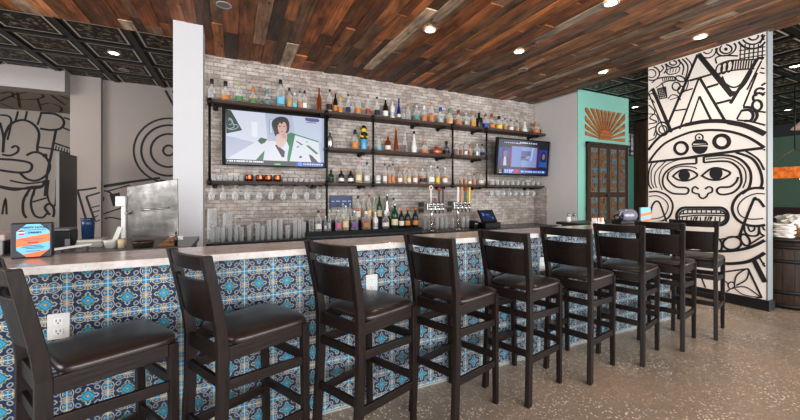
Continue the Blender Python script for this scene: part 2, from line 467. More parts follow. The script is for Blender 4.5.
# ------------------------------------------------------------------ mural on the white wall
def mural():
    p = Paint(lambda x, y: on_x(x, y, MX), (-1,0,0), lambda q: 1.818 < q.y < 3.098 and .13 < q.z < ZC-.004, .0033)
    A = p.crop(640,20,5); L = A.line
    R = p.crop(690,70,7).line
    L([(293,170),(300,182)], 16)
    p.crop(640,20,5)
    L([(289,172),(142,516)], 10); L([(293,172),(462,378)], 17); L([(588,192),(452,418)], 11); L([(608,205),(535,350)], 5); L([(585,190),(630,190)], 8)
    p.crop(690,70,7)
    L([(0,75),(150,30)], 8); L([(120,122),(200,98)], 9); L([(185,235),(285,210)], 9); L([(65,50),(245,355)], 9); L([(67,185),(150,355)], 8)
    L([(470,20),(375,255)], 6); L([(328,345),(362,282)], 6)
    L([(205,50),(225,105),(265,140),(315,156),(362,122),(400,70),(432,5)], 8); L([(225,45),(250,95),(310,122),(370,85),(412,10)], 6)
    L(ell(470,248,33,36), 8, True); L(ell(482,196,40,34,a0=150,a1=330), 8); L(ell(492,158,36,30,a0=130,a1=320), 8); L([(500,110),(530,90)], 7); L([(505,170),(535,150)], 6)
    L([(372,262),(420,262),(460,285),(470,325),(448,362)], 9); L([(360,285),(410,280),(438,300),(440,330),(422,355),(380,355)], 9); L([(440,290),(500,292),(540,300)], 6); L([(330,350),(430,362),(540,390)], 6)
    p.crop(645,60,5.25)
    L([(40,150),(138,378)], 13); L([(18,172),(112,392)], 5); L([(40,150),(16,176)], 5); L([(62,215),(140,380)], 4)
    L([(285,90),(183,362)], 7); L([(286,190),(235,342)], 6); L([(222,110),(318,84)], 6); L([(200,166),(252,150)], 6); L([(158,266),(216,258)], 6)
    p.crop(640,20,5)
    L([(395,222),(440,205),(500,200),(585,198)], 5); L([(378,272),(430,258),(500,248),(572,244)], 5)
    for k in range(9): L([(468+13*k, 203),(462+13*k, 248)], 4)
    for cx, cy in ((396,248),(422,240),(448,232)): L(ell(cx,cy,15,29,tilt=15), 5, True)
    for yy in (150,170,190): L([(497,yy+4),(628,yy-16)], 3.5)
    for xx in range(505,630,22): L([(xx,120),(xx-5,202)], 3.5)
    L(ell(432,145,50,32,tilt=-20), 5, True); L(ell(430,146,30,22), 5, True); p.fill(ell(430,146,9,8))
    L(ell(335,150,46,40), 5, True); L(ell(337,146,25,22), 4, True)
    L(ell(560,82,74,62), 6, True); L(ell(562,80,52,42), 5, True); L(ell(566,80,26,20), 5, True)
    L([(490,180),(420,178),(380,190),(384,218)], 5); L([(600,60),(620,100)], 5); L([(625,75),(600,118)], 5)
    L(ell(60,268,38,34), 5, True); L(ell(58,268,22,20), 4, True)
    L([(95,215),(118,240),(100,262)], 5); L([(115,205),(135,238),(120,268)], 5)
    L(ell(166,213,36,24), 5, True); L(ell(166,215,17,11), 5, True); L([(130,250),(165,240),(198,236),(190,262),(150,272),(132,262),(130,250)], 4)
    for k in range(4): L([(140+14*k,248-2*k),(136+14*k,266-2*k)], 3)
    L([(190,200),(218,230),(212,275)], 5); L([(208,190),(240,232),(226,300)], 5); L([(225,185),(258,225),(245,290)], 4)
    L([(60,315),(85,295),(130,285),(172,284)], 5); L([(105,320),(140,305),(178,304)], 5); L([(172,284),(178,304)], 4)
    for k in range(6): L([(112+10*k,288-k),(116+10*k,308-k)], 3)
    L(ell(202,294,24,13,tilt=20), 5, True); L(ell(182,332,20,20), 5, True); L(ell(205,350,15,19,tilt=20), 5, True); L(ell(230,330,8,30,tilt=18), 4, True)
    L([(88,345),(128,335),(135,388),(100,395),(88,345)], 4, curve=False)
    for k in range(5): L([(90+8*k,345-2*k),(100+8*k,392-2*k)], 3); L([(88,350+9*k),(132,342+9*k)], 3)
    L([(80,340),(112,318),(135,388)], 4, curve=False); L([(140,395),(160,375),(185,378),(205,400)], 4); L([(150,400),(195,385)], 3)
    L([(40,380),(62,368),(80,390)], 4); L([(36,400),(56,396),(74,415)], 4)
    L([(605,240),(632,246)], 4); L([(600,262),(632,270)], 4)
    Bc = p.crop(640,100,5); L = Bc.line
    L([(40,20),(75,60),(50,90),(85,110),(45,120)], 5); L([(42,70),(80,75),(95,110)], 4)
    L(ell(112,145,32,34), 6, True); L(ell(115,148,20,20), 5, True); L([(42,150),(80,135),(70,180)], 5); L([(42,205),(75,190),(85,165)], 5)
    L([(42,250),(85,198),(140,158),(230,124),(310,108),(380,104)], 11); L([(225,125),(310,109),(380,105),(440,109),(510,122),(570,142),(632,172)], 15); L([(440,112),(510,125),(570,146),(632,176)], 15)
    L([(48,305),(90,250),(140,208),(240,165),(310,153),(370,150),(440,156),(510,174),(570,202),(630,243)], 9)
    L([(42,312),(200,294),(330,275),(480,256),(632,238)], 10); L([(60,290),(48,305)], 5)
    L(ell(206,241,32,30), 11, True); L(ell(409,208,37,32), 13, True)
    L(ell(297,188,19,18), 5, True); p.fill(ell(297,188,5,5))
    p.fill(ell(300,232,40,38,n=24,a0=0,a1=180)); L(ell(300,226,38,26,n=14,a0=180,a1=360), 5); p.fill(ell(300,222,36,22,n=14,a0=190,a1=350))
    L([(262,228),(340,222)], 4)
    L([(283,288),(283,318)], 8); L([(320,284),(320,314)], 8)
    L([(283,318),(210,322),(160,338),(125,368),(114,405),(125,440),(160,465),(205,470),(235,468),(244,450),(230,438),(185,435),(155,415),(138,390),(145,360)], 7)
    L([(282,290),(190,300),(125,330),(100,370),(98,410),(112,450)], 4)
    L([(145,362),(175,340),(215,332),(270,336),(285,345)], 4)
    L([(320,313),(400,306),(455,312),(495,345),(508,395),(500,430),(470,460),(430,472),(398,470),(385,453),(400,437),(450,434),(480,412),(492,385)], 7)
    L([(320,284),(420,276),(490,290),(538,330),(556,380),(545,440),(510,470)], 8); L([(330,296),(430,290),(490,312),(525,350),(530,400),(515,440)], 4)
    L([(480,262),(560,292),(600,350),(612,410),(600,445)], 8); L([(530,255),(590,295),(622,350)], 6); L([(620,245),(635,268)], 5)
    L([(60,312),(45,360),(45,420),(60,445)], 6); L([(90,310),(60,350),(58,410),(72,440)], 4); L([(130,306),(80,360),(75,410),(85,440)], 4)
    L([(165,381),(195,356),(225,348),(262,355),(288,375),(262,395),(228,404),(190,398),(165,381)], 7); p.fill(ell(222,376,29,27))
    L([(310,379),(345,350),(378,339),(420,348),(452,365),(425,388),(388,400),(345,396),(310,379)], 7); p.fill(ell(381,367,33,31))
    Cc = p.crop(640,180,5); L = Cc.line
    L([(262,60),(264,42),(278,34),(294,46)], 6); L([(262,60),(280,68),(294,70),(300,85),(318,92),(334,82),(342,68),(360,60),(362,42),(345,34),(326,46)], 6)
    m = []
    for x0, x1, y0, y1, r in ((183,442,138,226,42),):
        for cx, a in ((x1-r,-90),(x0+r,90)):
            m += ell(cx, (y0+y1)/2, r, (y1-y0)/2, 10, a, a+180)
    L(m+[m[0]], 10)
    m = []
    for cx, a in ((392,-90),(234,90)): m += ell(cx, 182, 38, 34, 10, a, a+180)
    L(m+[m[0]], 5)
    L([(197,170),(300,166),(430,168)], 5); L([(190,186),(300,176),(440,180)], 5)
    for xx in (218,240,262,285,308,332,358,382,405): L([(xx,150),(xx,167)], 4); L([(xx-4,184),(xx-6,212)], 4)
    for k in range(5): L([(265+14*k+(30 if k > 1 else 0),207),(276+14*k+(30 if k > 1 else 0),182)], 4)
    L([(45,60),(90,58),(140,80),(165,125),(150,180),(110,205),(60,210)], 7); L([(45,82),(90,80),(130,105),(142,135),(125,175),(90,192),(50,195)], 4)
    L([(52,170),(64,125),(84,106),(104,124),(134,212)], 7)
    L([(640,44),(575,40),(520,58),(478,95),(462,145),(485,195),(535,224),(590,230),(640,222)], 9); L([(640,72),(585,68),(535,85),(500,115),(490,150),(510,182),(560,196),(640,190)], 4)
    L([(642,165),(600,105),(582,97),(566,106),(496,285)], 8)
    L([(522,228),(526,258),(548,278),(590,275),(596,235)], 6); L([(540,232),(552,256),(572,250),(574,234)], 5); L([(596,238),(604,268),(640,285)], 6); L([(614,232),(622,248),(640,252)], 5)
    Dc = p.crop(640,210,5); L = Dc.line
    L(ell(392,176,19,32,tilt=-6), 7, True); L(ell(462,166,46,32,tilt=-6), 7, True); L(ell(527,150,20,32,tilt=-32), 7, True)
    L([(385,150),(440,140),(500,130)], 5); L([(380,206),(460,204),(540,190),(600,165),(642,140)], 10); L([(550,172),(600,140),(642,118)], 5)
    L([(375,266),(460,268),(540,258),(600,230),(642,200)], 11)
    L([(568,246),(652,412)], 15); L([(600,240),(642,310)], 5); L([(616,268),(645,250)], 6); L([(616,268),(650,320)], 6); L([(630,272),(648,300)], 5)
    Ec = p.crop(640,180,3); L = Ec.line
    L([(252,276),(325,266)], 5); L([(325,266),(366,353)], 6); L([(366,353),(250,349)], 5); L([(180,280),(200,330),(210,352)], 5)
    L([(284,312),(292,285),(325,266),(320,298),(290,316)], 4); L([(266,312),(250,300),(222,298)], 4); L([(284,322),(320,322),(364,352)], 4); L([(272,326),(256,340),(250,350)], 4); L([(284,324),(312,344),(362,352)], 3)
    L(ell(275,316,10,10), 4, True)
    # parts hidden by the stools but present on the wall
    Fc = p.crop(640,210,5); L = Fc.line
    L([(80,160),(200,200),(380,206)], 8); L([(60,215),(200,262),(375,266)], 9); L(ell(330,172,42,30), 6, True); L(ell(240,165,40,30), 6, True)
    L([(230,300),(150,420)], 10); L([(240,300),(380,310)], 5)
    p.mb.build('mural_lines', INK, mw)
mural()
def kitchen_mural():
    p = Paint(lambda x, y: on_y(x, y, 9.3), (0,-1,0), lambda q: -6.9 < q.x < -2.31 and .9 < q.z < 3.005, .0052)
    L = p.crop(0,90,4).line
    L([(0,130),(14,190),(12,245)], 7); L([(0,100),(35,105),(45,130),(30,200)], 6)
    L([(12,250),(18,190),(42,138),(90,120),(132,136),(156,172),(150,225),(150,248)], 8)
    L([(8,258),(40,262),(68,250),(74,232),(60,224),(46,232)], 7)
    L([(106,262),(130,250),(160,252),(188,275),(200,308),(184,342),(146,362),(108,356),(80,332)], 8); p.fill(ell(180,262,11,8))
    L([(-5,276),(60,280),(115,290),(128,306),(115,326),(70,330),(-5,320)], 8)
    L([(-5,384),(60,394),(160,390),(176,366)], 8); L([(40,362),(110,374),(176,366)], 6)
    L([(62,122),(72,85),(68,60)], 6); L([(100,120),(108,85),(105,60)], 6); L([(150,140),(165,92),(168,60)], 6)
    L([(160,92),(215,95),(248,112),(256,135),(240,155),(200,160),(160,154)], 8); L([(256,110),(300,125)], 6); L([(250,150),(300,170)], 6)
    L([(224,160),(205,260),(190,330),(180,425)], 8); L([(150,228),(215,238),(300,262)], 6); L([(218,212),(300,240)], 6)
    for k in range(6): L([(226+11*k,222+4*k),(222+11*k,240+4*k)], 3.5)
    L([(118,395),(106,425)], 6); L([(140,395),(134,425)], 5)
    L = p.crop(0,180,4).line
    L([(-5,28),(60,40),(120,28),(172,22),(178,0)], 7); L([(124,30),(95,80),(95,135),(125,162),(175,170),(212,148),(214,110),(196,95),(180,112),(200,140)], 8)
    L([(142,28),(124,90),(138,140),(170,150),(192,128)], 7); L([(130,88),(192,70)], 6); L([(195,0),(190,60),(205,100),(222,95),(226,0)], 6); L([(4,168),(22,76),(28,168)], 6)
    p.mb.build('mural_lines', INK, bpy.data.objects['wall_left_back'])
    p = Paint(lambda x, y: (lambda q: (q[0], q[1], 3.01))(on_z(x, y, 3.01)), (0,0,-1), lambda q: -6.9 < q.x < -2.45 and 7.65 < q.y < 9.28, .006)
    L = p.crop(0,90,4).line
    L(ell(112,24,62,14), 6, True); L([(0,14),(40,8),(52,20),(20,34),(0,44)], 6); L([(70,10),(80,70)], 6); L([(160,60),(200,52),(245,70),(240,90)], 6); L([(205,20),(260,60)], 6); L([(240,22),(280,40)], 5); L([(150,34),(165,80)], 5); L([(0,52),(60,74)], 5)
    p.mb.build('mural_lines', INK, bpy.data.objects['ceiling_soffit'])
    p = Paint(lambda x, y: on_y(x, y, 7.65), (0,-1,0), lambda q: -2.02 < q.x < -.34 and .9 < q.z < 3.3, .0044)
    L = p.crop(0,90,4).line
    for r, w in ((22,8),(72,8),(110,8),(140,7)): L(ell(675,242,r,r*.92,n=40), w, True)
    L([(650,-20),(700,72)], 9); L([(678,-20),(712,40)], 9); L([(640,352),(520,368),(415,384)], 9); L([(640,360),(700,372)], 6)
    L = p.crop(0,180,4).line
    L([(345,66),(430,45),(490,120),(520,200)], 6); L([(345,66),(402,222)], 7); L([(362,78),(408,66),(412,84),(370,96)], 4)
    for k in range(6): L([(366+6*k,110+19*k),(412+5*k,100+17*k)], 4)
    p.fill([(438,58),(478,50),(486,98),(452,106)]); L([(415,28),(480,18),(520,10)], 6); L([(380,150),(430,130),(500,108)], 5); L([(385,170),(440,150),(510,165)], 5); L([(430,45),(520,20)], 5)
    p.mb.build('mural_lines', INK, bpy.data.objects['wall_kitchen_back'])
    p = Paint(lambda x, y: on_y(x, y, 7.55), (0,-1,0), lambda q: -2.41 < q.x < -2.03 and .9 < q.z < 3.3, .0044)
    L = p.crop(0,180,4).line
    L([(240,30),(310,41),(415,26)], 7); L([(310,41),(345,160),(372,240)], 7); L([(345,66),(400,50)], 6); L([(345,66),(400,222)], 7)
    for k in range(6): L([(366+6*k,110+19*k),(416,98+18*k)], 4)
    p.mb.build('mural_lines', INK, bpy.data.objects['wall_kitchen_column'])
kitchen_mural()
# ------------------------------------------------------------------ the bar
YB = 2.152; ZB = 1.058
bar = thing('bar_counter', 'long bar front faced with blue patterned tiles behind the stools', 'bar', (1.2, YB, 0))
def loc(o, mb): o2 = MB(); o2.v = [(x-o.location[0], y-o.location[1], z-o.location[2]) for x, y, z in mb.v]; o2.f = mb.f; o2.sm = mb.sm; return o2
tf = B((-1.9,YB,.012), (4.32,2.33,ZB-.037)).build('tiled_front', TILE)
tf.parent = bar; tf.location = (-1.2, -YB, 0)
bt = loc(bar, B((-1.9,YB-.006,0), (4.325,2.335,.012))).build('base_trim', plain(150,150,146,.5), bar)
tag(MB().box((-1.95,2.0,ZB-.036), (4.42,2.345,ZB)).build('countertop', MARBLE, bevel=.004), 'long pale speckled stone worktop lying on the tiled bar front', 'countertop')
def outlet(px, py, Y, label):
    x, y, z = on_y(px, py, Y)
    o = thing('wall_outlet', label, 'outlet', (x, Y, z))
    B((-.04,-.006,-.06), (.04,0,.06)).build('plate', plain(212,212,210,.4), o, bevel=.003)
    for dz in (-.024, .024):
        r = B((-.017,-.009,dz-.016), (.017,-.005,dz+.016)).build('socket', plain(225,225,222,.35), o, bevel=.003)
        s = MB()
        for sx in (-.007, .007): s.box((sx-.0015,-.0095,dz-.002), (sx+.0015,-.0085,dz+.010))
        s.lathe([(.003,0),(.003,.001)], 8, (0,-.0085,dz-.008), axis='y')
        s.build('slot', INK, o)
outlet(59, 326, YB-.001, 'white double power outlet on the tiled bar front beside the leftmost stool')
outlet(371.5, 283.5, YB-.001, 'white power outlet on the tiled bar front right of the third stool')
outlet(542.5, 264, YB-.001, 'white power outlet on the tiled bar front left of the sixth stool')

# ------------------------------------------------------------------ bar stools
def stool_proto():
    r = thing('bar_stool', '', 'bar stool')
    XB = lambda z: (-.225+.03*min(z/.5,1)) if z < .74 else -.195-.073*((z-.74)/.378)**1.15
    YBk = lambda z: .160-.006*min(z/.72,1)+(.016*(z-.74)/.378 if z > .74 else 0)
    for s in (-1, 1):
        rings = []
        for k in range(15):
            z = 1.118*k/14; x = XB(z); y = s*YBk(z); d = .0235 if z < .72 else .0235-.004*(z-.72)/.4; w = .0155
            rings.append([(x-d,y-w,z),(x+d,y-w,z),(x+d,y+w,z),(x-d,y+w,z)])
        MB().sweep(rings).build('back_leg', STOOLWOOD, r, bevel=.003)
        MB().sweep([[(x-d,y-w,z),(x+d,y-w,z),(x+d,y+w,z),(x-d,y+w,z)] for z, x, y, d, w in ((0,.212,s*.176,.016,.015),(.72,.198,s*.180,.019,.018))]).build('front_leg', STOOLWOOD, r, bevel=.003)
    # curved rails between the stiles
    def curved(name, z0, z1, t, n=10, mat=STOOLWOODY, bow=.028):
        rings = []
        for k in range(n+1):
            v = -1+2*k/n; y = v*.157; b = bow*(1-v*v)
            rings.append([(XB(z0)-b-t,y,z0),(XB(z0)-b+t,y,z0),(XB(z1)-b+t,y,z1),(XB(z1)-b-t,y,z1)])
        MB().sweep(rings).build(name, mat, r, bevel=.002)
    curved('top_rail', 1.056, 1.116, .011); curved('back_panel', .835, 1.012, .008)
    # seat frame
    f = MB()
    for s in (-1, 1): f.bar((-.20, s*.152, .69), (.20, s*.178, .69), .02, .062)
    f.bar((.203,-.17,.69), (.203,.17,.69), .02, .062); f.bar((-.195,-.15,.69), (-.195,.15,.69), .02, .062)
    f.build('seat_frame', STOOLWOODX, r, bevel=.003)
    # cushion
    rings = []
    for z, k in ((.721,.99),(.724,1.0),(.738,1.003),(.745,.99),(.751,.955),(.760,.80),(.768,.5),(.771,.2)):
        ring = []
        for i in range(40):
            a = 2*PI*i/40; c, s = math.cos(a), math.sin(a); q = (abs(c)**9+abs(s)**9)**(-1/9)
            x = q*c; y = q*s
            wv = .170+.032*(x+1)/2
            bow = .018*(1-y*y) if x > .5 else 0
            xo = -.168 if x < 0 else 0
            px = (.198*x if x > 0 else .172*x)
            ring.append((.018+px*k+bow*k*max(0,x), y*wv*k, z))
        rings.append(ring)
    MB().sweep(rings, True, True).build('seat', LEATHER, r)
    # rungs
    for s in (-1, 1):
        for z0, z1 in ((.565,.535),(.288,.268)):
            MB().bar((-.19-(.012 if z0<.4 else 0), s*.160, z0), (.20, s*.178, z1), .018, .044).build('side_rung', STOOLWOODX, r, bevel=.002)
    for z in (.572, .325): MB().bar((-.203 if z<.4 else -.196,-.145,z), (-.203 if z<.4 else -.196,.145,z), .018, .042).build('back_rung', STOOLWOODY, r, bevel=.002)
    for z in (.55, .315): MB().bar((.204,-.165,z), (.204,.165,z), .018, .042).build('front_rung', STOOLWOODY, r, bevel=.002)
    return r
sp = stool_proto()
SL = ['espresso wood bar stool nearest the camera, cut off by the left edge of the photo',
 'second dark wood bar stool from the left, brown leather seat, right of the nearest',
 'third dark wood bar stool from the left, standing left of the middle tile outlet',
 'fourth dark wood bar stool from the left, standing right of the middle tile outlet',
 'fifth dark wood bar stool from the left, the middle one of the row',
 'sixth bar stool from the left, fourth from the mural wall',
 'seventh bar stool from the left, third from the mural wall',
 'eighth bar stool from the left, second from the mural wall, at the bar end',
 'ninth and farthest bar stool, standing against the black and white mural wall']
SX = [-.497,.066,.681,1.291,1.880,2.487,3.102,3.701,4.255]; SY = [1.848,1.853,1.859,1.872,1.878,1.880,1.877,1.880,1.878]; SR = [30,27.0,25.0,20.1,17.4,16.4,17.9,16.4,17.7]
for i in range(9):
    o = sp if i == 0 else copy_tree(sp)
    o.location = (SX[i], SY[i], 0); o.rotation_euler = (0, 0, math.radians(SR[i]))
    tag(o, SL[i], group='row of stools along the bar')

# ------------------------------------------------------------------ shelves and pipes on the brick wall
YF, YR = 5.14, 5.43
def xat(px, Y): return on_y(px, 150, Y)[0]
XL = xat(206.5, YF); XR = 5.795
PIPES = [xat(p, YF-.03) for p in (209.5, 327, 373.5, 453, 487)]
SZ = {'top': 2.615, 'mid': 2.072, 'low': 1.545}
def shelf(x0, x1, z, th, label, brk):
    o = thing('wall_shelf', label, 'shelf', ((x0+x1)/2, YR, z-th))
    cx = (x0+x1)/2
    B((x0-cx,YF-YR,0), (x1-cx,-.001,th)).build('plank', SHELFWOOD, o, bevel=.004)
    for bx in brk:
        b = MB(); b.tube([(bx-cx,YF-YR+.03,-.022),(bx-cx,-.012,-.022)], .014, 8)
        b.lathe([(.036,0),(.036,.012)], 14, (bx-cx,-.001,-.022), axis='y')
        b.lathe([(.022,0),(.022,.035)], 10, (bx-cx,YF-YR+.065,-.022), axis='y')
        b.build('pipe_bracket', BLACKMETAL, o)
    return o
mids = [(PIPES[i]+PIPES[i+1])/2 for i in range(4)]
shelf(XL, XR, SZ['top'], .045, 'long dark wood top shelf of bottles running above both screens', [PIPES[0]+.06, 1.2, mids[1]-.3, mids[2]+.1, PIPES[3]-.12, PIPES[4]-.1, 5.6])
shelf(PIPES[1]-.02, PIPES[4]+.05, SZ['mid'], .045, 'middle dark wood bottle shelf between the two screens', [PIPES[2]-.13, PIPES[3]-.14, PIPES[4]-.1])
ls = shelf(PIPES[1]-.02, PIPES[4]+.02, SZ['low'], .04, 'lowest dark wood bottle shelf above the tap towers', [PIPES[2]-.13, PIPES[3]-.14, PIPES[4]-.1])
gl = shelf(XL, PIPES[1]-.025, SZ['low'], .04, 'dark wood shelf holding copper mugs under the large screen', [PIPES[0]+.05, 1.1])
gr = shelf(PIPES[4]+.025, XR-.03, SZ['low'], .04, 'dark wood shelf of upturned glasses under the small screen', [5.5])
for s, x0, x1 in ((gl, XL+.05, PIPES[1]-.06), (gr, PIPES[4]+.06, 5.70)):
    m = MB(); cx = s.location.x
    n = int((x1-x0)/.165)
    for k in range(n+1):
        x = x0+(x1-x0)*k/n-cx
        m.box((x-.012,YF-YR+.02,-.014), (x+.012,-.03,-.001)); m.box((x-.028,YF-YR+.02,-.019), (x+.028,-.03,-.013))
    m.build('stemware_rail', BLACKMETAL, s)
PLAB = ['left end of the shelves beside the white column', 'right side of the large screen', 'middle of the bottle shelves, third from left', 'fourth upright above the tap towers', 'left side of the small screen']
for i, x in enumerate(PIPES):
    z0, z1 = (SZ['low']-.04, SZ['top']) if i in (0, 2, 3, 4) else (.86, SZ['top'])
    o = thing('pipe_upright', 'black iron pipe upright at the '+PLAB[i], 'pipe', (x, YF-.018, z0), group='iron pipe uprights of the shelving')
    MB().tube([(0,0,0),(0,0,z1-z0-.01)], .016, 10).build('pipe', BLACKMETAL, o)
    for z in (SZ['top']-.03, SZ['mid']-.025, SZ['low']-.02):
        if i == 0 and z < 2.2 and z > 1.7: continue
        MB().lathe([(.024,-.04),(.024,.04)], 10, (0,0,min(z,z1-.045)-z0)).build('pipe_fitting', BLACKMETAL, o)

# ------------------------------------------------------------------ back counter, riser
ZK = .765
bc = thing('back_counter', 'long dark back counter under the brick wall holding bottles and taps', 'counter', (2.6, 5.1, 0))
loc(bc, B((-.28,4.82,0), (5.72,5.425,ZK-.035))).build('cabinet', plain(40,36,34,.5), bc)
loc(bc, B((-.29,4.80,ZK-.035), (5.73,5.428,ZK))).build('counter_slab', plain(34,33,34,.25), bc, bevel=.004)
xr0, xr1 = xat(306, 4.9), xat(421, 4.9)
ri = thing('bottle_riser', 'low black bottle riser at the front of the back counter', 'riser', ((xr0+xr1)/2, 4.9, ZK))
w2 = (xr1-xr0)/2
B((-w2,-.03,0), (w2,.26,.075)).build('lower_step', BLACKPLASTIC, ri, bevel=.003)
B((-w2,-.032,.0), (w2,-.03,.015)).build('lip', plain(60,60,62,.3,.5), ri)
ri2 = thing('bottle_riser', 'black taller riser behind the front bottle riser on the back counter', 'riser', ((xr0+xr1)/2, 4.9, ZK))
B((-w2,.265,0), (w2,.46,.20)).build('upper_step', BLACKPLASTIC, ri2, bevel=.003); B((-w2+.01,.263,.18), (w2-.01,.265,.19)).build('lip', plain(60,60,62,.3,.5), ri2)

# ------------------------------------------------------------------ bottles
G = {'c': glass('clear_glass', (.94,.95,.94,1), .10, (.92,.93,.92,1), .4, .65),
     'a': glass('amber_glass', (.62,.25,.05,1), .45, rgb(150,72,24)),
     'd': glass('dark_brown_glass', (.05,.025,.015,1), .8, rgb(38,24,18)),
     'g': glass('green_glass', (.06,.35,.12,1), .6, rgb(24,82,44)),
     'b': glass('blue_glass', (.05,.12,.6,1), .65, rgb(26,48,140)),
     'w': plain(224,222,216,.3), 's': plain(170,170,172,.22,.8), 'k': plain(26,25,26,.3), 'p': plain(188,112,84,.25,.5), 'q': plain(96,178,214,.35)}
def liq(r, g, b):
    return glass('liquor_%d_%d' % (r, g), (lin(r)*1.1+.05, lin(g)*1.1, lin(b), 1), .55, rgb(r, g, b), .3)
LQ = {'gold': liq(240,190,84), 'amber': liq(228,142,52), 'dk': liq(120,66,34), 'red': liq(156,70,40), 'copper': liq(190,104,66), 'peach': liq(232,172,104), 'straw': liq(222,196,120)}
LB = {'white': plain(232,230,224,.6), 'cream': plain(222,210,180,.6), 'teal': plain(92,150,146,.5), 'green': plain(92,146,92,.5), 'orange': plain(206,130,62,.5), 'red': plain(160,64,52,.5),
      'blue': plain(44,86,170,.5), 'black': plain(30,30,32,.5), 'pink': plain(214,120,150,.5), 'purple': plain(132,92,160,.5), 'yellow': plain(230,200,60,.5), 'ltblue': plain(110,190,220,.5), 'amber': plain(206,140,60,.5), 'tan': plain(176,132,88,.5), 'silver': plain(190,190,192,.3,.5), 'copper': plain(200,110,70,.35,.4), 'lime': plain(150,190,60,.5), 'navy': plain(30,40,90,.5)}
SHAPES = {
 'round': ([(.92,0),(1,.02),(1,.54),(.86,.63),(.38,.72),(.34,.90)], (.40,.89,1.0), None, .5),
 'tall': ([(.95,0),(1,.02),(1,.50),(.82,.60),(.36,.74),(.31,.92)], (.37,.90,1.0), None, .46),
 'square': ([(.95,0),(1,.02),(1,.58),(.9,.65),(.36,.70),(.33,.86)], (.44,.84,1.0), 6, .52),
 'squat': ([(.8,0),(1,.06),(1,.44),(.8,.55),(.32,.64),(.30,.79)], (.46,.77,1.0), None, .42),
 'slim': ([(.95,0),(1,.02),(1,.36),(.62,.55),(.36,.72),(.32,.93)], (.38,.91,1.0), None, .34),
 'jar': ([(.96,0),(1,.03),(1,.80),(.8,.86),(.8,.88)], (.9,.87,1.0), None, .7),
 'cone': ([(.95,0),(1,.03),(.9,.30),(.45,.66),(.36,.90)], (.42,.88,1.0), None, .4)}
def bottle(x, Y, Z, h, r, shape, g, lq, lb, cap, label, group):
    prof, cp, pw, fill = SHAPES[shape]
    o = MB().lathe([(q*r, z*h) for q, z in prof], 16, power=pw).build('liquor_bottle', G[g], None, (x, Y, Z))
    tag(o, label, 'bottle', group)
    if lq:
        pr = [(q*r*.9, max(z*h, .006)) for q, z in prof if z <= fill]
        pr.append((pr[-1][0], fill*h)); MB().lathe(pr, 14, power=pw).build('liquor', LQ[lq], o)
    if lb:
        rings = []
        m = MB(); rad = r*1.012; z0, z1 = h*(.12 if shape != 'jar' else .2), h*min(.36, fill*.8)
        if shape == 'cone': rad = r*1.0; z1 = h*.3
        for z in (z0, z1):
            ring = []
            for k in range(24):
                a = 2*PI*(k+.5)/24; c, s = math.cos(a), math.sin(a); q = (abs(c)**pw+abs(s)**pw)**(-1/pw) if pw else 1
                ring.append((rad*q*c, rad*q*s, z))
            rings.append(ring)
        m.sweep(rings, False, True).build('paper_label', LB[lb], o)
    if cap:
        cr, c0, c1 = cp
        MB().lathe([(cr*r,c0*h),(cr*r*1.05,c0*h+.004),(cr*r*1.02,c1*h-.004),(cr*r*.85,c1*h)], 12).build('bottle_cap', LB[cap], o)
    return o
def row(items, Y, Z, where, group, start=None):
    P = [on_y(i[0], 150, Y)[0] for i in items]; n = len(items)
    for k, it in enumerate(items):
        px, hp, wp, sh, g, lq, lb, cap, desc = it
        d = depth(P[k], Y)/F; h = hp*d; r = wp*d/2*.93
        lo = min([abs(P[k]-P[j]) for j in (k-1, k+1) if 0 <= j < n])
        pw = SHAPES[sh][2]; r = min(r, lo*(.46 if not pw else .44))
        if k < (n+1)//2: pos = ORD[k+1]+' from left'
        else: pos = ORD[n-k]+' from right'
        bottle(P[k], Y, Z, h, r, sh, g, lq, lb, cap, '%s, %s, %s' % (desc, pos, where), group)
top1 = [
 (211.8,22,7.5,'squat','c',None,'silver','black','clear squat bottle with grey label'),
 (225.5,21,8,'squat','c',None,'amber','black','clear squat bottle with amber label'),
 (239.3,20,7,'round','c',None,'green','lime','clear bottle with green label and lime cap'),
 (253,17.5,7.5,'squat','c','gold','green','orange','pale gold bottle with orange stopper'),
 (267,17,7.5,'squat','c','red','teal','teal','reddish bottle with teal label'),
 (280.5,28,8,'square','c',None,'ltblue','black','clear square bottle with tall black stopper'),
 (289.3,21,5.5,'square','c','gold',None,'black','golden bottle with black cap'),
 (294.6,17,5.5,'square','c','straw','ltblue','white','square bottle with pale blue label'),
 (299.8,19,4.5,'tall','c','amber',None,'black','slim amber bottle with black cap'),
 (304.6,20,5.5,'square','c','straw','white','black','square bottle with white label'),
 (319.2,24,5,'tall','a',None,None,'red','tall amber bottle with red top'),]
top2 = [
 (329.6,23.5,6.2,'tall','c','amber','black','black','tall amber bottle with black neck'),
 (335.4,22,4.8,'tall','d',None,'orange','orange','dark bottle with orange neck'),
 (340.4,17,5.6,'squat','c','amber','amber','yellow','squat amber bottle with yellow cap'),
 (348.2,21,5,'tall','c',None,'navy','black','tall clear bottle with navy label'),
 (352.4,14,3.6,'tall','c',None,None,'silver','small clear bottle'),
 (358.3,22,6,'round','c',None,'amber','tan','clear bottle with wooden stopper'),
 (368.2,22,5.6,'round','c',None,'red','tan','clear bottle with red label'),]
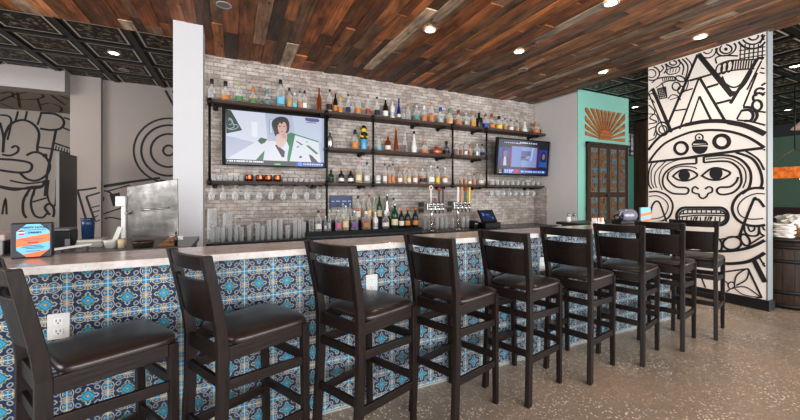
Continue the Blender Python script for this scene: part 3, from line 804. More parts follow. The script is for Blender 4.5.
top3 = [
 (377,21,5.6,'tall','c',None,'black','black','clear bottle with black label'),
 (385.5,21,5.8,'tall','d',None,'white','white','brown bottle with white label'),
 (392.4,20,5.6,'round','w',None,'silver','silver','white patterned bottle'),
 (398.8,21.5,4.6,'slim','b',None,'cream','blue','cobalt blue slim bottle with cream label'),
 (403.4,12,3.6,'tall','c',None,None,'silver','small clear plain bottle'),
 (408.2,17,5,'round','c',None,None,'tan','clear plain bottle'),
 (416.6,19,7.5,'squat','c',None,'teal','silver','round clear bottle with teal label'),
 (424,17,6.4,'squat','c','amber','orange','white','squat bottle with orange label'),
 (431.4,20.5,6,'round','c','amber','orange','orange','bottle with bright orange label'),
 (440.5,17,7,'squat','c',None,'silver','blue','clear round bottle with blue cap'),
 (449.4,16.5,7.2,'squat','c','gold',None,'green','squat golden bottle with green top'),]
top4 = [
 (458.5,16,8,'squat','c','amber','tan','red','wide amber bottle with red cap'),
 (466,15.5,6.6,'square','c',None,'silver','silver','clear square bottle with silver label'),
 (472.6,15.5,6.2,'square','c','gold','amber','tan','golden square bottle'),
 (479,15.5,6.4,'square','k',None,None,'black','black square bottle'),
 (485.6,15,5.6,'square','c',None,'blue','red','bottle with blue label and red cap'),]
top5 = [
 (491.8,15.5,6.8,'squat','c','red','orange','red','wide reddish bottle with orange label'),
 (499,14.5,7,'squat','c','gold','yellow','black','wide gold bottle with yellow label'),
 (505,13,5.4,'round','c','straw','tan','blue','pale bottle with blue cap'),
 (511,12,5,'round','c','straw','white','red','small bottle with red cap'),
 (516.8,12,4.8,'round','c','amber',None,'black','small amber bottle with black cap'),
 (524.5,11,6,'cone','w',None,'white','white','white tapered bottle'),
 (536,12,6.8,'squat','c','amber','orange','orange','wide bright amber bottle'),
 (542.3,11.5,5.6,'squat','k',None,'tan','black','black bottle with tan label'),]
YS = 5.28
row(top1, YS, SZ['top'], 'above large screen', 'bottles on the top shelf')
row(top2, YS, SZ['top'], 'top shelf between left pipes', 'bottles on the top shelf')
row(top3, YS, SZ['top'], 'top shelf between middle pipes', 'bottles on the top shelf')
row(top4, YS, SZ['top'], 'top shelf between right pipes', 'bottles on the top shelf')
row(top5, YS, SZ['top'], 'above small screen', 'bottles on the top shelf')
mid1 = [(330,18,6,'round','s',None,None,'silver','silver grey bottle'),
 (355,20,7.5,'squat','c','peach','amber','black','round peach bottle with dark stopper'),
 (369.4,11,3.4,'tall','c','copper',None,'tan','small copper coloured bottle')]
mid2 = [(379,16,5,'cone','c',None,'ltblue','silver','small clear bottle with sky blue label'),
 (388,17,6.2,'round','a',None,'white','amber','dark amber bottle with white label'),
 (396,25,5,'cone','a',None,None,'amber','tall tapered amber bottle'),
 (404.8,22,5,'slim','c','dk',None,'silver','slim clear bottle with dark liquor'),
 (414,22,6,'cone','w',None,'white','black','white tapered bottle with black stopper'),
 (424.4,13,7.6,'squat','c',None,'orange','tan','squat clear bottle with orange label'),
 (436.6,9,10,'square','p',None,None,'copper','low wide copper coloured bottle'),
 (446.4,14,7,'squat','s',None,'black','black','dark banded silver bottle')]
mid3 = [(456.4,13,5.2,'round','c','copper',None,'tan','tiny copper bottle'),
 (461.2,12,4,'round','c','copper',None,'copper','small copper bottle'),
 (465.6,14,4,'round','c','copper','white','tan','small bottle with white label'),
 (470.2,12,4.4,'squat','c','copper','tan','copper','squat copper bottle'),
 (477,14,5.6,'square','c',None,'silver','silver','clear square bottle'),
 (482.3,13.5,4.4,'square','c',None,'navy','navy','clear bottle with navy cap')]
row(mid1, YS, SZ['mid'], 'middle shelf beside large screen', 'bottles on the middle shelf')
row(mid2, YS, SZ['mid'], 'middle shelf between middle pipes', 'bottles on the middle shelf')
row(mid3, YS, SZ['mid'], 'middle shelf beside small screen', 'bottles on the middle shelf')
low1 = [(331,13,6,'round','g',None,'black','black','small green bottle'),
 (341.3,13.5,6.2,'round','k',None,'white','orange','black bottle with white label and orange neck'),
 (350.6,13.5,6.2,'round','k',None,'white','orange','black bottle with white label and orange neck'),
 (358.6,22,7,'round','c','straw','cream','pink','tall pale bottle with cream label'),
 (367,21,6,'tall','c',None,'white','black','white labelled bottle with black neck')]
low2 = [(378,8,6,'jar','w',None,'teal','white','small white jar with teal band'),
 (384.8,20,6.4,'tall','c','straw','white','black','clear bottle with white label'),
 (389.2,19,3.8,'tall','c','amber',None,'black','slim amber bottle'),
 (393,20,4.6,'tall','c','amber','amber','black','amber bottle with black cap'),
 (400,17,6.6,'squat','c','amber','white','tan','amber bottle with white label'),
 (404.8,18,4,'round','c','straw',None,'tan','slim pale bottle'),
 (409,17,5.6,'round','c','straw','cream','tan','bottle with cream label'),
 (415.2,17,5.2,'round','c','amber','white','tan','small amber bottle'),
 (422.5,16,6.2,'round','c','amber','black','silver','amber bottle with black label'),
 (430.8,20,6.4,'square','c',None,'white','silver','clear square bottle with white label'),
 (437.6,18,5,'round','c','gold','yellow','black','golden bottle with black top'),
 (445,17,5.8,'round','c','amber','white','white','white labelled amber bottle')]
low3 = [(456.8,6,4,'jar','c',None,None,'silver','small clear lidded jar'),
 (461,10,4.2,'round','c','amber',None,'tan','small amber bottle'),
 (465.4,11,4.2,'round','c','amber','tan','tan','small amber bottle with tan label'),
 (469.6,10,4,'round','c','copper','white','tan','small copper bottle with white label'),
 (474,11,4.2,'round','c','amber',None,'black','small amber bottle with black cap'),
 (481,14,5.6,'squat','c','straw','white','tan','clear round bottle')]
row(low1, YS, SZ['low'], 'lowest shelf beside large screen', 'bottles on the lowest shelf')
row(low2, YS, SZ['low'], 'lowest shelf between middle pipes', 'bottles on the lowest shelf')
row(low3, YS, SZ['low'], 'right end of lowest shelf', 'bottles on the lowest shelf')
fr = [(311.5,14,5,'jar','c',None,None,None,'clear open jar'),
 (318.5,21,6.4,'round','c',None,'white','black','white labelled bottle with black cap'),
 (325.5,15,4,'tall','c',None,'silver','silver','small clear bottle'),
 (329.4,21,6,'tall','c',None,'silver','silver','clear bottle with silver label'),
 (338.5,21,6,'tall','c',None,'pink','silver','clear bottle with pink label'),
 (345.6,25,6.8,'tall','c','straw','cream','silver','tall cream labelled bottle'),
 (354.4,20,6.2,'square','c',None,'purple','silver','square bottle with purple label'),
 (366,18,7.6,'square','c','copper','tan','white','large square bottle with tan label'),
 (375.4,17,5.4,'round','w',None,'silver','white','white bottle'),
 (385.6,18,6.6,'squat','c','dk','white','white','dark liquor bottle with white label'),
 (394.7,25,6.8,'round','g',None,'cream','silver','dark green bottle with cream label'),
 (401.4,19,5.4,'round','k',None,'white','orange','black bottle with orange neck'),
 (407.6,19,5.4,'round','k',None,'amber','orange','black bottle with orange neck and amber label'),
 (415.4,19,5.6,'round','k',None,'amber','orange','black bottle with orange neck and amber label')]
fr = [(a,b,c*1.13)+tuple(r) for a,b,c,*r in fr]
row(fr, 4.97, ZK+.075, 'front row on riser', 'bottles on the riser front step')
bk = [(343,17,4.4,'tall','c',None,'white','silver','slim clear bottle'),(350,17,4,'tall','c',None,None,'silver','clear bottle'),
 (358,24,6.2,'round','c','amber','white','black','amber bottle with black cap'),
 (363.6,22,4.6,'tall','c','copper',None,'silver','slim copper bottle'),
 (369.2,25,7,'round','c','straw','cream','red','pale bottle with tall red neck'),
 (374.2,22,4.4,'tall','c',None,'tan','silver','slim clear bottle with tan label'),
 (379.4,25,5.6,'tall','g',None,'cream','green','green necked bottle with cream label'),
 (387,26,6,'cone','s',None,'white','silver','silver and white tapered bottle'),
 (393.5,21,5,'round','c','dk',None,'black','dark slim bottle')]
row(bk, 5.24, ZK+.20, 'back row on riser', 'bottles on the riser back step')
# figure-shaped bottle with a hat
x = on_y(363.8, 150, YS)[0]; d = depth(x, YS)/F
fg = thing('figure_bottle', 'figure shaped bottle with black hat, blue below and yellow face, on the middle shelf', 'bottle', (x, YS, SZ['mid']))
MB().lathe([(3.0*d,0),(3.3*d,.5*d),(3.0*d,6*d),(3.2*d,11*d)], 14).build('lower_body', G['q'], fg)
MB().lathe([(3.2*d,11*d),(3.8*d,13*d),(3.6*d,17*d),(1.6*d,18.5*d)], 14).build('upper_body', LB['black'], fg)
for s in (-1, 1): MB().tube([(s*3.3*d,0,16.5*d),(s*4.2*d,-1.2*d,14*d),(s*1.6*d,-3.6*d,13*d)], 1.0*d, 8).build('arm', LB['yellow'], fg)
MB().lathe([(1.4*d,18*d),(2.4*d,19*d),(2.4*d,21.5*d),(1.6*d,22.6*d)], 14).build('head', LB['yellow'], fg)
MB().lathe([(3.6*d,21.8*d),(3.6*d,22.3*d),(2.1*d,22.5*d),(1.9*d,24.6*d),(.8*d,25*d)], 16).build('hat', LB['black'], fg)
# ------------------------------------------------------------------ glasses and mugs
GL = glass('drinking_glass', (.95,.96,.96,1), .12, (.97,.98,.98,1), .4, .8)  # near-white body and edge paint in the bright rim highlights
COP = plain(150,88,64,.28,.9)
def tumbler_mb(h, r, taper=.85):
    return MB().lathe([(r*taper,0),(r,h),(r*.93,h),(r*taper*.9,.012)], 16)
x0 = [212.5, 217.5, 222.5, 230, 236, 241.5, 249, 257.5, 262.5, 269, 274.5, 280.5, 287.5, 295, 299.5, 303.8]
hh = [16, 15, 14, 17, 15, 14, 15, 17, 14, 19, 19.5, 19.5, 13, 19, 18, 16]
for i, (px, h) in enumerate(zip(x0, hh)):
    for row_, Y in ((0, 4.95), (1, 5.08)):
        if row_ and i % 2: continue
        x = on_y(px+(2 if row_ else 0), 150, Y)[0]; d = depth(x, Y)/F
        o = tumbler_mb(h*d, min(2.9*d*.9, .0295), .8 if h < 18 else .92).build('drinking_glass', GL, None, (x, Y, ZK))
        tag(o, '%s clear glass from the left in the %s row on the back counter' % (ORD[i+1 if not row_ else i//2+1], 'second' if row_ else 'front'), 'glass', 'clear glasses on the back counter')
for k, px in enumerate((212, 227.5)):      # pitchers at the left end, behind
    Y = 5.24; x = on_y(px, 150, Y)[0]; d = depth(x, Y)/F
    o = MB().lathe([(4.0*d,0),(4.4*d,3*d),(4.3*d,31*d-k*5*d),(4.0*d,31*d-k*5*d),(3.8*d,.02)], 18).build('glass_pitcher', GL, None, (x, Y, ZK))
    tag(o, 'tall clear pitcher behind the glasses, %s' % ('next to the white column' if not k else 'second from the white column'), 'pitcher', 'pitchers on the back counter')
    MB().tube([(4.2*d,0,24*d),(7*d,0,22*d),(7*d,0,10*d),(4.2*d,0,7*d)], .008, 8).build('handle', GL, o)
tg = [(424.5,12),(429,12),(437,12),(441.5,12),(446,12),(452,11),(463,11),(467.5,11)]
for i, (px, h) in enumerate(tg):
    Y = 5.2; x = on_y(px, 150, Y)[0]; d = depth(x, Y)/F
    tag(tumbler_mb(h*d, 2.0*d).build('drinking_glass', GL, None, (x, Y, ZK)), '%s clear glass from the left behind the tap towers' % ORD[i+1], 'glass', 'glasses behind the taps')
def wine_glass(h, r):                     # hanging upside down, foot at the top (z = 0)
    return MB().lathe([(r*.85,0),(r*.85,-.004),(.006,-.012),(.005,-h*.42),(r*.75,-h*.52),(r,-h*.72),(r*.82,-h),(r*.78,-h),(r*.94,-h*.72),(r*.6,-h*.54)], 16)
zs = SZ['low']-.04-.012
for i, px in enumerate((211.5, 223, 235, 247, 259, 271, 283, 294.5, 306.5, 318)):
    Y = 5.27; x = on_y(px, 150, Y)[0]
    if x > PIPES[1]-.09: continue
    tag(wine_glass(.20, .04).build('wine_glass', GL, None, (x, Y, zs)), '%s upside-down wine glass from the left hanging under the copper mug shelf' % ORD[i+1], 'wine glass', 'wine glasses hung under the left shelf')
for i, px in enumerate((491.5, 497.5, 503.5, 509.5, 515.5, 521.5, 527.5, 533.5)):
    Y = 5.27; x = on_y(px, 150, Y)[0]
    tag(wine_glass(.15, .038).build('wine_glass', GL, None, (x, Y, zs)), '%s upside-down stemmed glass from the left hanging below the small screen' % ORD[i+1], 'wine glass', 'stemmed glasses hung under the right shelf')
mugs = [249, 260, 268.3, 277.3]
for i, px in enumerate(mugs):
    Y = 5.26; x = on_y(px, 150, Y)[0]; z = SZ['low']; r = .052
    o = MB().lathe([(r*.7,0),(r*.95,.008),(r*1.05,.045),(r*.92,.085),(r*.98,.095),(r*.86,.095),(r*.8,.02)], 18).build('copper_mug', COP, None, (x, Y, z))
    tag(o, '%s shiny copper mug from the left on the shelf under the large screen' % ORD[i+1], 'mug', 'copper mugs')
    MB().tube([(-.03,-.045,.08),(-.045,-.075,.07),(-.045,-.075,.03),(-.03,-.045,.02)], .006, 8).build('mug_handle', COP, o)
for i, px in enumerate((214, 219.5, 225, 230.5, 236, 241.3)):
    Y = 5.26; x = on_y(px, 150, Y)[0]
    tag(tumbler_mb(.085, .034, .8).build('stacked_glass', GL, None, (x, Y, SZ['low'])), '%s low glass from the left end, left of the copper mugs' % ORD[i+1], 'glass', 'low glasses left of the mugs')
for i, px in enumerate((284.5, 290, 295.5, 301, 306.5, 312)):
    Y = 5.26; x = on_y(px, 150, Y)[0]
    tag(tumbler_mb(.055, .033, .9).build('stacked_glass', GL, None, (x, Y, SZ['low'])), '%s low glass right of the copper mugs' % ORD[i+1], 'glass', 'low glasses right of the mugs')
for i in range(10):
    Y = 5.26; x = on_y(492+5.1*i, 150, Y)[0]
    tag(tumbler_mb(.085, .034, 1.0).build('stacked_glass', GL, None, (x, Y, SZ['low'])), '%s low glass from the left on the shelf under the small screen' % ORD[i+1], 'glass', 'glasses under the small screen')

# ------------------------------------------------------------------ beer taps
def tower(px, handles, label):
    Y = 4.98; x = on_y(px, 150, Y)[0]; d = depth(x, Y)/F
    t = thing('beer_tap_tower', label, 'beer tap', (x, Y, ZK))
    MB().lathe([(3.6*d,0),(3.6*d,.012),(1.5*d,.02),(1.4*d,20*d),(1.4*d,21*d)], 18).build('column', CHROME, t)
    hz = 20*d
    B((-6*d,-2.0*d,hz), (12.5*d,2.0*d,hz+8*d)).build('tap_head', STEEL, t, bevel=.012)
    for i, (kind, col) in enumerate(handles):
        fx = (-3.5+4.6*i)*d
        f = MB().lathe([(1.3*d,0),(1.3*d,1.2*d),(.9*d,1.3*d),(.9*d,3.5*d)], 12, (fx,-2.0*d,hz+4*d), axis='y')
        f.tube([(fx,-5.0*d,hz+4.6*d),(fx,-5.6*d,hz+2*d),(fx,-5.8*d,hz-2.5*d)], .8*d, 8); f.lathe([(.7*d,0),(.9*d,2.6*d),(.5*d,3*d)], 10, (fx,-4.8*d,hz+4.6*d))
        fo = f.build('faucet', CHROME, t)
        z0 = hz+7.4*d; y = -4.8*d
        if kind == 'disc':
            h = MB().lathe([(.7*d,0),(1.0*d,8*d),(.9*d,14*d)], 10, (fx,y,z0)); h = h.build('tap_handle', plain(*col, .3), t)
            MB().lathe([(2.2*d,0),(2.2*d,.8*d)], 20, (fx,y+.4*d,z0+15.5*d), axis='y').build('handle_medallion', LB['white'], h)
            MB().lathe([(1.3*d,0),(1.3*d,.2*d)], 20, (fx,y-.42*d,z0+15.5*d), axis='y').build('medallion_centre', LB['red'], h)
        else:
            h = MB().bar((fx,y,z0), (fx+.4*d,y,z0+kind*d), 2.2*d, 1.7*d, (0,1,0)).build('tap_handle', plain(*col, .35), t, bevel=.008)
            if col[0] in (70, 74): MB().lathe([(1.7*d,0),(1.9*d,1.5*d),(1.2*d,3.2*d)], 12, (fx,y-.3*d,z0+(kind-3.2)*d)).build('handle_badge', LB['red'], h)
    return t
tower(431.5, [('disc',(225,224,220)), (5,(120,60,40)), (16,(74,36,30)), (15,(66,40,34))], 'chrome beer tap tower with white and dark red handles, left of the pair')
tower(457.8, [(15,(214,216,214)), (15,(196,140,88)), (14,(70,104,84)), (14.5,(226,190,40))], 'chrome beer tap tower with tan, green and yellow handles, right of the pair')
for i, (px, py, lab) in enumerate(((421,204.3,'upper dark outlet plate on the brick left of the left tap tower'),(421,210.5,'lower brown outlet plate on the brick left of the left tap tower'),(450.3,203.6,'upper dark outlet plate on the brick between the tap towers'),(449.4,209.6,'lower brown outlet plate on the brick between the tap towers'))):
    x, y, z = on_y(px, py, 5.43); o = thing('outlet_plate', lab, 'outlet', (x, 5.43, z))
    B((-.055,-.012,-.04), (.055,0,.04)).build('plate', plain(*((34,30,30) if i % 2 == 0 else (74,56,48)), .5), o, bevel=.004)
    B((-.03,-.014,-.02), (.03,-.011,.02)).build('socket', plain(24,22,22,.4), o)
# menu board
x, y, z = on_y(341.3, 202, 5.40); d = depth(x, 5.40)/F
mbd = thing('menu_board', 'dark navy board with pale writing on the brick behind the bottles', 'sign', (x, 5.40, z-6.3*d))
B((-11.4*d,-.012,0), (11.4*d,.03,12.6*d)).build('board', plain(22,40,92,.4), mbd, bevel=.003)
dsh = MB()
for a, b in ((-10,-7.4),(-5.5,-1.6),(.6,5.2),(6.8,10)): dsh.box((a*d,-.0135,6.8*d), (b*d,-.0118,7.5*d))
dsh.build('writing', plain(190,200,225,.5), mbd); B((-10.6*d,-.014,.1*d), (8*d,-.0118,.7*d)).build('ledge', plain(160,175,190,.4), mbd)
# till
Y = 5.0; x = on_y(488.5, 150, Y)[0]; d = depth(x, Y)/F
po = thing('cash_register', 'black till with tilted touch screen on the back counter right of the taps', 'till', (x, Y, ZK))
B((-9*d,-.12,0), (10*d,.14,.10)).build('base', BLACKPLASTIC, po, bevel=.01)
B((-3*d,-.02,.10), (3*d,.05,.2)).build('stand', BLACKPLASTIC, po)
ms = MB().prism([(-9.6*d,-.05,.11),(9*d,-.05,.11),(7.2*d,.05,.11+11.4*d),(-11*d,.05,.11+11.4*d)], (0,1,-.3), .03).build('screen_housing', BLACKPLASTIC, po)
def tp(u, v): return ((-9.6+18.6*u+(-1.4-.4*u)*v)*d, -.0515+.1*v, .11+11.4*d*v)
MB().add([tp(.08,.1),tp(.92,.1),tp(.92,.9),tp(.08,.9)], [(0,1,2,3)]).build('touch_screen', screen(28,40,78,.8), ms)
mm = MB()
for u0, v0, u1, v1 in ((.16,.5,.3,.75),(.4,.35,.7,.45),(.4,.55,.62,.65),(.74,.25,.84,.4)):
    a = [tp(u0,v0),tp(u1,v0),tp(u1,v1),tp(u0,v1)]; mm.add([(p[0],p[1]-.002,p[2]) for p in a], [(0,1,2,3)])
mm.build('screen_buttons', screen(90,130,190,.8), ms)
x = on_y(474.3, 150, 5.08)[0]
pn = thing('receipt_printer', 'small black receipt printer between the taps and the till', 'printer', (x, 5.1, ZK))
B((-.042,-.08,0), (.042,.09,.13)).build('body', BLACKPLASTIC, pn, bevel=.012); B((-.03,-.082,.07), (.03,-.078,.085)).build('paper_slot', plain(200,200,200), pn)

# ------------------------------------------------------------------ televisions
def flat(fn, pts, n, t=.0): 
    m = MB(); m.add([Vector(fn(*p))+Vector(n)*t for p in pts], [list(range(len(pts)))]); return m
def tv1():
    Y = 5.25
    a = on_y(222,103,Y); b = on_y(326,114.5,Y)
    x0, x1, z0, z1 = a[0], b[0], 1.765, 2.545
    t = thing('television', 'large flat screen showing a dark haired person in a white coat', 'television', ((x0+x1)/2, Y, z0))
    O = Vector(t.location)
    loc(t, B((x0,Y,z0), (x1,Y+.05,z1))).build('casing', plain(12,12,14,.6,0,.2), t, bevel=.006)
    loc(t, B((x0+.5,Y+.05,z0+.2), (x1-.5,Y+.178,z1-.2))).build('wall_mount', BLACKMETAL, t)
    sx0, sx1, sz0, sz1 = x0+.045, x1-.03, z0+.045, z1-.03
    # normalised screen space from crop coordinates
    TL, TR, BL, BR = (38,30), (680,105), (40,400), (672,425)
    def fn(px, py):
        u = (px-38)/640; yt = 30+75*u; yb = 400+25*u; v = 1-(py-yt)/(yb-yt)
        # undo perspective foreshortening along the screen
        X = on_y(220+px/6.667, 150, Y)[0]; X = min(max(X, sx0), sx1); v = min(max(v, 0), 1)
        return (X, Y, sz0+(sz1-sz0)*v)
    k = [0]
    def poly(name, pts, col, s=.72, curve=False):
        k[0] += 1
        if curve: pts = smooth_pts(pts, True, 4)
        m = flat(fn, pts, (0,-1,0), .001+.0006*k[0]); m = loc(t, m); return m.build(name, screen(*col, s), t)
    loc(t, B((sx0,Y-.001,sz0), (sx1,Y+.001,sz1))).build('picture', screen(190,198,222,.66), t)
    poly('picture_wall', [(40,30),(300,60),(320,290),(40,215)], (214,220,238)); poly('picture_glow', [(210,120),(250,125),(250,230),(212,225)], (238,240,250))
    poly('picture_table', [(40,385),(250,255),(420,260),(460,412),(60,402)], (222,226,240))
    poly('picture_sky', [(480,75),(680,105),(678,270),(500,215)], (196,206,228))
    poly('green_banner', [(38,30),(72,38),(148,180),(42,202)], (28,62,52))
    k[0] += 1
    ln = MB()
    for pts in (smooth_pts([(55,110),(70,95),(85,120),(70,140),(60,135)]), smooth_pts([(45,160),(75,175),(120,160),(110,140),(85,140)]), smooth_pts([(60,90),(95,150),(60,170)])):
        for p, q in zip(pts, pts[1:]):
            P0, P1 = Vector(fn(*p)), Vector(fn(*q)); dd = (P1-P0); sd = Vector((-dd.z,0,dd.x)).normalized()*.005 if dd.length > 1e-6 else Vector((0,0,.004)); of = Vector((0,-.001-.0006*k[0],0))
            ln.add([P0-sd+of,P0+sd+of,P1+sd+of,P1-sd+of], [(0,1,2,3)])
    loc(t, ln).build('banner_scroll', screen(150,170,170), t)
    poly('poster_edge', [(328,105),(352,108),(352,210),(328,205)], (150,160,190)); poly('poster', [(333,110),(349,112),(349,205),(333,200)], (205,210,228))
    poly('green_bag', [(250,255),(272,232),(315,245),(300,268),(275,280)], (30,92,66))
    poly('green_corner', [(225,405),(298,322),(285,408)], (34,110,60))
    poly('green_sheet', [(440,215),(470,200),(655,262),(640,420),(450,415)], (22,128,84))
    poly('white_paper', [(500,218),(655,270),(672,420),(462,412)], (224,228,238))
    poly('paper_logo', [(570,290),(590,290),(655,345),(640,352)], (40,120,84)); poly('dark_corner', [(590,352),(612,360),(662,415),(610,412)], (50,40,48))
    for pts in ([(505,262),(512,258),(552,284),(545,290)], [(510,300),(525,292),(528,298),(514,308)], [(525,365),(545,362),(545,378),(530,378)], [(575,262),(582,262),(582,270),(574,270)]): poly('paper_mark', pts, (80,84,96))
    poly('white_coat', [(300,412),(335,310),(365,265),(440,250),(460,300),(440,412)], (226,230,240), curve=False)
    poly('dark_sleeve', [(365,285),(380,285),(432,330),(428,372),(412,372)], (44,38,46))
    poly('neck', [(385,190),(440,190),(445,225),(385,225)], (200,160,150))
    poly('hair', [(345,150),(350,118),(378,95),(415,90),(448,105),(462,145),(458,190),(440,206),(385,208),(368,224),(358,190)], (40,30,34), curve=True)
    poly('face', [(390,135),(412,120),(436,135),(444,168),(436,202),(414,218),(394,204),(384,168)], (214,172,160), curve=True)
    poly('hand', [(378,225),(410,200),(440,205),(446,240),(430,285),(405,305),(380,290),(370,255)], (226,190,182), curve=True)
    for q in range(4): poly('finger', [(392+10*q,212-2*q),(400+10*q,206-2*q),(418+8*q,236+q),(410+8*q,242+q)], (216-6*q,176-6*q,168-6*q))
    poly('fringe', [(372,175),(368,130),(395,105),(430,105),(450,130),(448,160),(438,135),(424,124),(410,142),(398,128),(386,150)], (34,25,29))
    for e in (398,428): poly('eye', [(e-8,158),(e,153),(e+8,158),(e,161)], (50,34,36))
    poly('mouth', [(402,196),(414,192),(426,196),(414,200)], (170,90,90))
    poly('station_mark', [(566,100),(650,110),(662,118),(655,132),(600,128),(568,118)], (96,92,150)); poly('station_line', [(572,128),(640,136),(640,142),(574,134)], (120,130,180))
    loc(t, B((sx0,Y-.026,sz0-.035), (sx1,Y-.024,sz0+.035))).build('caption_bar', screen(16,18,26,.8), t)
    cm = MB(); xx = sx0+.02; random.seed(3)
    while xx < sx0+.47:
        w = random.choice((.012,.018,.022)); cm.box((xx,Y-.0275,sz0+.0), (xx+w,Y-.026,sz0+.022)); xx += w+random.choice((.004,.004,.012))
    loc(t, cm).build('caption_writing', screen(220,222,230), t)
    loc(t, B((sx1-.42,Y-.0275,sz0-.033), (sx1-.01,Y-.026,sz0+.032))).build('caption_panel', screen(30,60,130,.8), t)
    MB().lathe([(.03,0),(.03,.002)], 18, (sx1-.36-O.x,-.0275,sz0-O.z), axis='y').build('station_disc', screen(70,130,230,1), t)
    cm = MB(); xx = sx1-.31
    while xx < sx1-.03:
        w = random.choice((.014,.02,.026)); cm.box((xx,Y-.0292,sz0-.011), (xx+w,Y-.0277,sz0+.012)); xx += w+random.choice((.005,.013))
    loc(t, cm).build('panel_writing', screen(200,212,240), t)
    loc(t, B((sx0+.62,Y-.0275,sz0-.02), (sx0+.70,Y-.026,sz0-.006))).build('green_mark', screen(120,220,60), t)
tv1()
def tv2():
    # tilted forward, held off the wall
    xl = on_y(497.5,150,5.0)[0]; xr = 5.76; zt, zb = 2.43, 1.735
    t = thing('television', 'small flat screen showing a news programme with two presenters', 'television', ((xl+xr)/2, 5.06, zb))
    t.rotation_euler = (math.radians(5), 0, 0); w = (xr-xl)/2; h = zt-zb
    B((-w,0,0), (w,.05,h)).build('casing', plain(12,12,14,.6,0,.2), t, bevel=.006)
    B((-.25,.05,.2), (.25,.26,.5)).build('wall_mount', BLACKMETAL, t)
    k = [0]
    def R(name, u0, v0, u1, v1, col, s=.6):
        k[0] += 1; yy = -.001-.0005*k[0]
        return B((-w+2*w*u0,yy,h*v0), (-w+2*w*u1,yy+.0005,h*v1)).build(name, screen(*col, s), t)
    def Pl(name, pts, col, s=.6):
        k[0] += 1; yy = -.001-.0005*k[0]
        return MB().add([(-w+2*w*u, yy, h*v) for u, v in pts], [list(range(len(pts)))]).build(name, screen(*col, s), t)
    R('picture', .03,.04,.97,.96, (22,26,46)); R('presenter_panel', .04,.25,.25,.74, (36,78,170)); R('presenter_panel', .78,.25,.96,.74, (30,70,170))
    R('news_frame', .252,.22,.762,.80, (170,40,52)); R('news_picture', .27,.235,.745,.79, (150,170,226)); R('news_picture_part', .27,.235,.46,.79, (128,150,220))
    for i in range(6): R('picture_detail', .44+.025*(i%4),.42+.05*(i%3),.50+.03*(i%4),.46+.06*(i%3), ((90,100,140),(40,44,70),(150,80,90))[i%3])
    R('picture_detail', .45,.55,.62,.68, (88,104,160)); Pl('picture_streak', [(.62,.42),(.65,.42),(.68,.78),(.645,.78)], (190,210,236))
    Pl('suit', [(.05,.25),(.25,.25),(.235,.46),(.19,.50),(.10,.50),(.06,.44)], (84,50,104)); Pl('shirt', [(.12,.26),(.18,.26),(.165,.5),(.13,.5)], (206,212,238))
    Pl('face', [(.11,.52),(.15,.49),(.18,.52),(.185,.62),(.165,.68),(.125,.68),(.105,.62)], (150,104,110)); Pl('hair', [(.105,.62),(.125,.70),(.165,.70),(.187,.62),(.17,.665),(.125,.665)], (60,44,60))
    Pl('dress', [(.79,.25),(.96,.25),(.945,.42),(.91,.46),(.84,.46),(.80,.40)], (28,104,196)); Pl('long_hair', [(.825,.40),(.835,.62),(.87,.69),(.905,.66),(.925,.56),(.93,.40)], (44,28,38))
    Pl('face', [(.855,.48),(.88,.46),(.90,.49),(.905,.58),(.885,.63),(.86,.62),(.85,.56)], (190,130,124))
    R('caption_bar', .13,.05,.40,.17, (46,92,214)); R('caption_bar', .40,.06,.95,.16, (34,74,190)); Pl('caption_badge', [(.31,.06),(.40,.06),(.42,.165),(.33,.165)], (206,40,50))
    random.seed(5)
    for u0, u1, v0, v1 in ((.15,.30,.115,.15),(.15,.28,.07,.10),(.45,.92,.085,.135),(.12,.40,.86,.89),(.40,.72,.88,.915)):
        x = u0; m = MB(); k[0] += 1; yy = -.001-.0005*k[0]
        while x < u1:
            ww = random.choice((.012,.018,.024)); m.box((-w+2*w*x,yy,h*v0), (-w+2*w*(x+ww),yy+.0005,h*v1)); x += ww+random.choice((.006,.016))
        m.build('caption_writing', screen(196,206,240), t)
    R('channel_mark', .05,.10,.09,.14, (230,120,60)); R('channel_mark', .05,.055,.10,.075, (220,224,240))
tv2()

